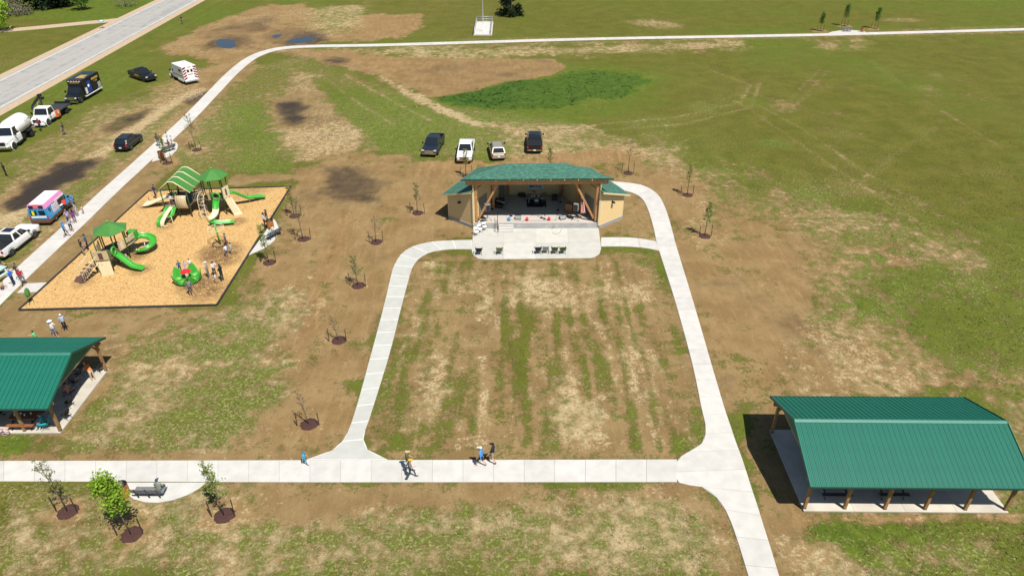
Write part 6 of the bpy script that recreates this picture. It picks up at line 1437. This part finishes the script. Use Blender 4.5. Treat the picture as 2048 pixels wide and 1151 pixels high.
for (px, py), fab, lab in (((958,509),(.012,.022,.03),'dark camp chair at the far left of the apron'), ((999,508),(.16,.19,.08),'olive and cream camp chair second from the left on the apron'), ((1076,507),(.02,.022,.022),'black camp chair leftmost of the four right of centre on the apron'), ((1091,506),(.30,.31,.32),'grey camp chair second of the four right of centre on the apron'), ((1109,507),(.075,.11,.025),'olive camp chair third of the four right of centre on the apron'), ((1125,507),(.07,.105,.022),'olive camp chair rightmost on the apron')):
    camp_chair(g(px,py), R(rng.uniform(-6,6)), lab, fab)
for (px, py), lab in (((953,471),'white folding chair nearest the camera left of the stage steps'), ((960,465.5),'white folding chair in the middle of the three by the steps'), ((969,461),'white folding chair nearest the stage steps')): folding_chair(g(px,py), R(205), lab, 'white_paint')
for i, (px, py) in enumerate(((135,836),(141,812),(147,790),(154,771),(160,755),(168,741))):
    folding_chair(g(px,py,.12), R(75), ['black folding chair nearest the front of the left shelter','black folding chair second from the front under the left shelter','black folding chair third from the front under the left shelter','black folding chair fourth from the front under the left shelter','black folding chair fifth from the front under the left shelter','black folding chair at the rear corner of the left shelter'][i], 'black_plastic', z=.12, group='black folding chairs under the left shelter')
folding_chair(g(203,742,.12), R(60), 'black chair tipped by the orange-shirted person at the shelter corner', 'black_plastic', z=.12, group='black folding chairs under the left shelter')
camp_chair(g(92,855,.12), R(110), 'teal camp chair under the front edge of the left shelter', (.015,.30,.30), z=.12)
def picnic_table(loc, rz, label, top, z=.12, frame_='steel_black', L_=1.85):
    e = empty('picnic_table', (loc.x,loc.y,z), rz, label, 'table', 'picnic tables')
    for i in range(5): MB().box((0,-.30+i*.15,.74), (L_,.138,.04)).build('top_board', top, e)
    for s in (-1,1):
        for k in range(2): MB().box((0,s*(.62+.14*k),.45), (L_,.13,.04)).build('seat_board', top, e)
    for x in (-L_*.36,L_*.36): m = MB(); m.bar((x,-.7,0), (x,-.22,.72), .06); m.bar((x,.7,0), (x,.22,.72), .06); m.bar((x,-.75,.41), (x,.75,.41), .06); m.build('leg_frame', frame_, e)
    return e
picnic_table(g(1672,1000,.12)+Vector((0,.75,0)), 0, 'picnic table under the left half of the right shelter', M('table_grey', (.06,.062,.065), .6)); picnic_table(g(1786,1000,.12)+Vector((0,.75,0)), 0, 'picnic table under the middle of the right shelter', 'table_grey')
picnic_table(g(56,846,.12), 0, 'brown picnic table with litter between the front posts of the left shelter', M('table_brown', (.22,.08,.025), .6)); picnic_table(g(-22,842,.12), 0, 'brown picnic table at the left edge under the left shelter', 'table_brown')
picnic_table(g(2,556)+Vector((-.2,0,0)), R(78), 'mint and white picnic table cut by the left edge on the path', 'mint_plastic', z=.05, frame_='white_paint')
for i in range(4):
    p = g(56,846,.12); o = empty('paper_cup', (p.x-.6+.35*i,p.y+.15*(i%2)-.05,.88), 0, ['white cup at the left end of the littered shelter table','white cup second from the left on the littered shelter table','white cup third from the left on the littered shelter table','white cup at the right end of the littered shelter table'][i], 'cup', 'cups on the shelter table'); MB().lathe([(.035,0),(.05,.16),(.045,.16),(.03,.01)], 10).build('cup_body', 'white_paint', o)
# bicycle lying at the left edge
p = g(6,873); bc = empty('bicycle', (p.x-.35,p.y,.02), R(12), 'pink and black bicycle standing by the front of the left shelter', 'bicycle'); M('bike_pink', (.45,.12,.28), .4)
for x in (-.5,.5):
    w_ = MB(); w_.ring((x,0,.33), .31, .025, 22, 6, 'y'); w_ = w_.build('wheel', 'bike_pink' if x > 0 else 'tyre', bc); q = MB()
    for k in range(8): q.tube([(x,0,.33),(x+.3*math.cos(k*.785),0,.33+.3*math.sin(k*.785))], .004, 3)
    q.build('spokes', 'galvanised', w_)
q = MB(); [q.tube([a,b], .018) for a, b in (((-.5,0,.33),(-.15,0,.33)),((-.15,0,.33),(-.28,0,.75)),((-.28,0,.70),(.35,0,.74)),((-.15,0,.33),(.37,0,.70)),((.35,0,.82),(.5,0,.33)),((-.5,0,.33),(-.27,0,.72)))]; q.build('frame', 'bike_pink', bc)
MB().tube([(.32,-.26,.95),(.36,0,.88),(.32,.26,.95)], .015).build('handlebar', 'steel_black', bc); MB().box((-.29,0,.80), (.24,.13,.06)).build('saddle', 'black_plastic', bc)
# ------------------------------------------------------------------ things on the stage
ZS = ZP+.02
def on(px, py): p = g(px, py, ZS); return p
c = on(1073,409); rgm = MB(); rgm.box((c.x,c.y+.35,ZS+.008), (2.15,1.9,.016)); tag(rgm.build('drum_rug', 'rug_black'), 'black rug under the drum kit on the stage', 'rug')
d = empty('drum_kit', (c.x,c.y+.45,ZS+.016), 0, 'drum kit with cymbals on the black rug in mid stage', 'drum kit'); M('drum_silver', (.40,.40,.42), .25, metal=.7); M('cymbal', (.45,.33,.12), .25, metal=.9)
MB().lathe([(.02,-.22),(.28,-.22),(.28,.22),(.02,.22)], 18, c=(0,-.1,.30), axis='y').build('bass_drum', 'drum_silver', d)
for x, y, z, r_ in ((-.28,.15,.68,.16),(.22,.15,.68,.17),(.65,.35,.28,.22),(-.5,.4,.5,.18)): MB().lathe([(.02,0),(r_,0),(r_,.22),(.02,.22)], 14, c=(x,y,z)).build('tom_drum', 'drum_silver', d)
for x, y, z in ((-.75,.2,.95),(.75,.15,1.05),(-.3,.5,1.15),(.95,.55,.9)):
    cy = MB(); cy.lathe([(.02,.02),(.24,0),(.24,-.005),(.02,.01)], 16, c=(x,y,z)); cy.build('cymbal', 'cymbal', d); q = MB(); q.tube([(x,y,z),(x,y,.4)], .012, 4); [q.tube([(x,y,.4),(x+.25*math.cos(k*2.1),y+.25*math.sin(k*2.1),0)], .01, 4) for k in range(3)]; q.build('cymbal_stand', 'chrome', d)
MB().lathe([(.16,.42),(.17,.5),(.02,.52)], 12, c=(.1,.8,0)).build('stool', 'black_plastic', d)
def speaker(px, py, rz, label):
    p = on(px, py); e = empty('loudspeaker', (p.x,p.y,ZS), rz, label, 'loudspeaker', 'loudspeakers on tripods'); q = MB(); q.tube([(0,0,.2),(0,0,1.2)], .025)
    for k in range(3): t0 = R(90+120*k); q.tube([(0,0,.55),(.5*math.cos(t0),.5*math.sin(t0),0)], .018)
    q.build('tripod', 'steel_black', e); MB().box((0,0,1.55), (.52,.46,.80)).build('cabinet', M('speaker_grey', (.20,.20,.21), .5), e, bevel=.03); MB().box((0,-.24,1.53), (.44,.02,.66)).build('grille', 'black_plastic', e)
speaker(975,441, R(25), 'loudspeaker on a tripod at the left front corner of the stage'); speaker(1151,440, R(-20), 'loudspeaker on a tripod beside the flag on the stage')
p = on(1138,424); e = empty('lectern', (p.x,p.y,ZS), R(-18), 'brown wooden lectern on the right of the stage', 'lectern')
for s in (-1,1): MB().box((s*.36,.0,.52), (.04,.5,1.04)).build('side_panel', 'wood_lectern', e)
MB().box((0,-.24,.50), (.70,.03,1.0)).build('front_panel', 'wood_lectern', e); tp_ = MB().plate([(-.44,-.32,1.22),(.44,-.32,1.22),(.44,.28,1.02),(-.44,.28,1.02)], .04).build('top', M('wood_dark', (.10,.035,.012), .4), e); MB().tube([(.2,-.2,1.2),(.22,.0,1.55)], .01).build('microphone', 'steel_black', e)
p = on(1160.5,436); e = empty('flag_on_staff', (p.x,p.y,ZS), 0, 'American flag hanging on a staff at the right of the stage', 'flag'); MB().tube([(0,0,0),(0,0,2.25)], .018).build('staff', 'gold', e); MB().lathe([(.16,0),(.16,.04),(.03,.1)], 12).build('base', 'gold', e); MB().lathe([(.01,2.24),(.045,2.3),(.01,2.38)], 8).build('finial', 'white_paint', e)
M('flag_red', (.55,.03,.05), .8); M('flag_white', (.68,.67,.66), .8); M('flag_blue', (.02,.03,.14), .8)
for i in range(7):                      # hanging folds: stripes run down the cloth
    st = MB(); x0 = .02+i*.065; secs = []
    for j in range(7):
        z = 2.15-1.55*j/6; w_ = .55+.65*j/6; wob = .05*math.sin(i*1.9+j*.7)
        secs.append([Vector((x0*w_,wob,z)), Vector(((x0+.067)*w_,.05*math.sin((i+1)*1.9+j*.7),z)), Vector(((x0+.067)*w_,.05*math.sin((i+1)*1.9+j*.7)+.008,z)), Vector((x0*w_,wob+.008,z))])
    if i >= 0: st.loft(secs[2 if i < 5 else 0:]).build('stripe', 'flag_red' if i % 2 == 0 else 'flag_white', e)
ca = MB(); ca.loft([[Vector((x*w_,y-.004,z)) for x, y in ((.015,-.012),(.20,.035),(.35,-.02),(.35,.02),(.20,.06),(.015,.02))] for z, w_ in ((2.16,.55),(1.9,.66),(1.62,.78))]).build('canton', 'flag_blue', e)
stz = MB()
for i in range(3):
    for j in range(4): stz.box((.05+.07*i,-.03,1.72+.11*j), (.022,.05,.022))
stz.build('stars', 'flag_white', e)
for px, py, rz, lab in ((1125,437.5,20,'black stage monitor wedge on the right front of the stage'), (1036,437.5,0,'flat grey stage monitor wedge left of centre on the stage front')):
    p = on(px, py); e = empty('stage_monitor', (p.x,p.y,ZS), R(rz), lab, 'monitor', 'stage monitor wedges'); m = MB(); m.loft([[Vector((x,y,z)) for y, z in ((-.22,0),(.22,0),(.22,.34),(.05,.36),(-.22,.08))] for x in (-.32,.32)]); m.build('cabinet', 'black_plastic', e); m = MB(); m.plate([(-.28,-.205,.11),(.28,-.205,.11),(.28,.045,.365),(-.28,.045,.365)], .01).build('grille', 'bench_grey', e)
for px, py, mat, lab in ((1018,441,'van_blue','blue canister on the front edge of the stage'), (1054,441,'red_plastic','left of two red canisters on the stage front'), (1098,440.5,'red_plastic','right of two red canisters on the stage front')):
    p = on(px, py); e = empty('canister', (p.x,p.y,ZS), 0, lab, 'canister', 'coloured canisters on the stage front'); MB().lathe([(.02,0),(.15,0),(.16,.28),(.10,.33),(.02,.34)], 12).build('drum', mat, e); MB().tube([(-.12,0,.30),(-.06,0,.42),(.06,0,.42),(.12,0,.30)], .015).build('handle', mat, e)
for px, py, lab in ((1022,432,'microphone stand left of the drums on the stage'), (1089,438,'microphone stand at the front centre of the stage'), (1083,436,'thin microphone stand just left of the front centre one'), (1116,420,'microphone stand left of the lectern'), (1121,404,'microphone stand behind the lectern'), (984,418,'microphone stand among the gear on the left of the stage')):
    p = on(px, py); e = empty('microphone_stand', (p.x,p.y,ZS), 0, lab, 'stand', 'microphone stands on the stage'); q = MB(); q.lathe([(.02,0),(.17,0),(.17,.025),(.02,.04)], 12); q.build('base', 'steel_black', e); MB().tube([(0,0,.03),(0,0,1.25),(.25,-.2,1.5)], .013, 5).build('boom', 'steel_black', e); MB().lathe([(.015,0),(.03,.08),(.02,.14)], 8, c=(.25,-.2,1.46)).build('microphone', 'black_plastic', e)
for px, py, sx, sy, sz, lab in ((1109,400,.6,.45,.62,'black guitar amplifier right of the drum kit'), (1044,393,.75,.4,.35,'low black equipment case behind the drum kit'), (998,415,.8,.45,.5,'black equipment case nearest the left stage wall'), (1004,410,.5,.4,.8,'tall black amplifier at the left of the stage'), (992,408,.45,.4,.7,'black amplifier in the back of the left-hand gear')):
    p = on(px, py); e = empty('amplifier', (p.x,p.y,ZS), R(rng.uniform(-15,15)), lab, 'amplifier', 'black equipment boxes on the stage'); MB().box((0,0,sz/2+.02), (sx,sy,sz)).build('cabinet', 'black_plastic', e, bevel=.02); MB().box((0,-sy/2-.005,sz*.45), (sx*.86,.012,sz*.66)).build('grille', M('grille_dark', (.03,.03,.032), .8), e); MB().bar((-.1,0,sz+.05), (.1,0,sz+.05), .03).build('handle', 'steel_black', e)
p = on(1003,418); e = empty('keyboard', (p.x,p.y,ZS), R(-35), 'keyboard on a crossed stand at the left of the stage', 'keyboard'); MB().box((0,0,.85), (1.25,.34,.10)).build('body', 'black_plastic', e); MB().box((0,-.06,.903), (1.15,.16,.012)).build('keys', 'white_paint', e); q = MB(); q.tube([(-.45,.1,0),(.45,.1,.8)], .018); q.tube([(.45,-.1,0),(-.45,-.1,.8)], .018); q.build('stand', 'steel_black', e)
e = empty('music_stand', (*on(974,441)[:2],ZS), 0, 'low black stand lying by the left front post of the stage', 'stand'); e.location.x -= .35; e.location.y -= .15; q = MB(); q.tube([(-.4,0,.04),(.4,.1,.04)], .025); q.tube([(-.2,-.25,.03),(.1,.3,.03)], .02); q.build('legs', 'steel_black', e); MB().box((-.1,0,.07), (.5,.3,.03)).build('desk', 'black_plastic', e)
for k, (lab, pts) in enumerate((('black cable looping over the front edge of the stage', [(1116,420),(1112,436),(1110,441.5)]), ('cable running along the stage front to the canisters', [(1012,436),(1030,441),(1060,441.5),(1095,441),(1122,438)]), ('cable from the left gear across the stage floor', [(1004,414),(1022,424),(1050,428),(1080,432),(1089,437)]))):
    P = [on(*q) for q in pts]; P = [Vector((p.x,p.y,ZS+.012)) for p in P]
    if k == 0: P += [Vector((P[-1].x-.02,65.43,.4)), Vector((P[-1].x-.35,65.2,.06)), Vector((P[-1].x-.2,64.2,.06)), Vector((P[-1].x+.4,64.4,.06)), Vector((P[-1].x+.7,65.3,.06))]
    tag(MB().tube(catmull(P,5), .014, 5).build('cable', 'steel_black'), lab, 'cable', 'cables on the stage')
e = empty('wall_banner', (2.62,72.38,1.36), 0, 'pale blue banner with dark lettering on the back wall of the stage', 'banner'); bn = MB()
secs = []
for i in range(13): x = -.86+1.72*i/12; w_ = .02*math.sin(i*1.1); secs.append([Vector((x,w_,0)), Vector((x,w_+.008,0)), Vector((x,w_+.008,1.25)), Vector((x,w_,1.25))])
bn.loft(secs).build('banner_cloth', 'banner_cloth', e)
M('letter_dark', (.012,.012,.03), .6); M('letter_red', (.20,.012,.03), .6)
for i, ch in enumerate('DEVILS'): text_part('letter', ch, .36, 'letter_dark' if i in (0,1,5) else 'letter_red', e, (-.55+.22*i,-.04,.33), (math.pi/2,0,0), .012, bold=.014)
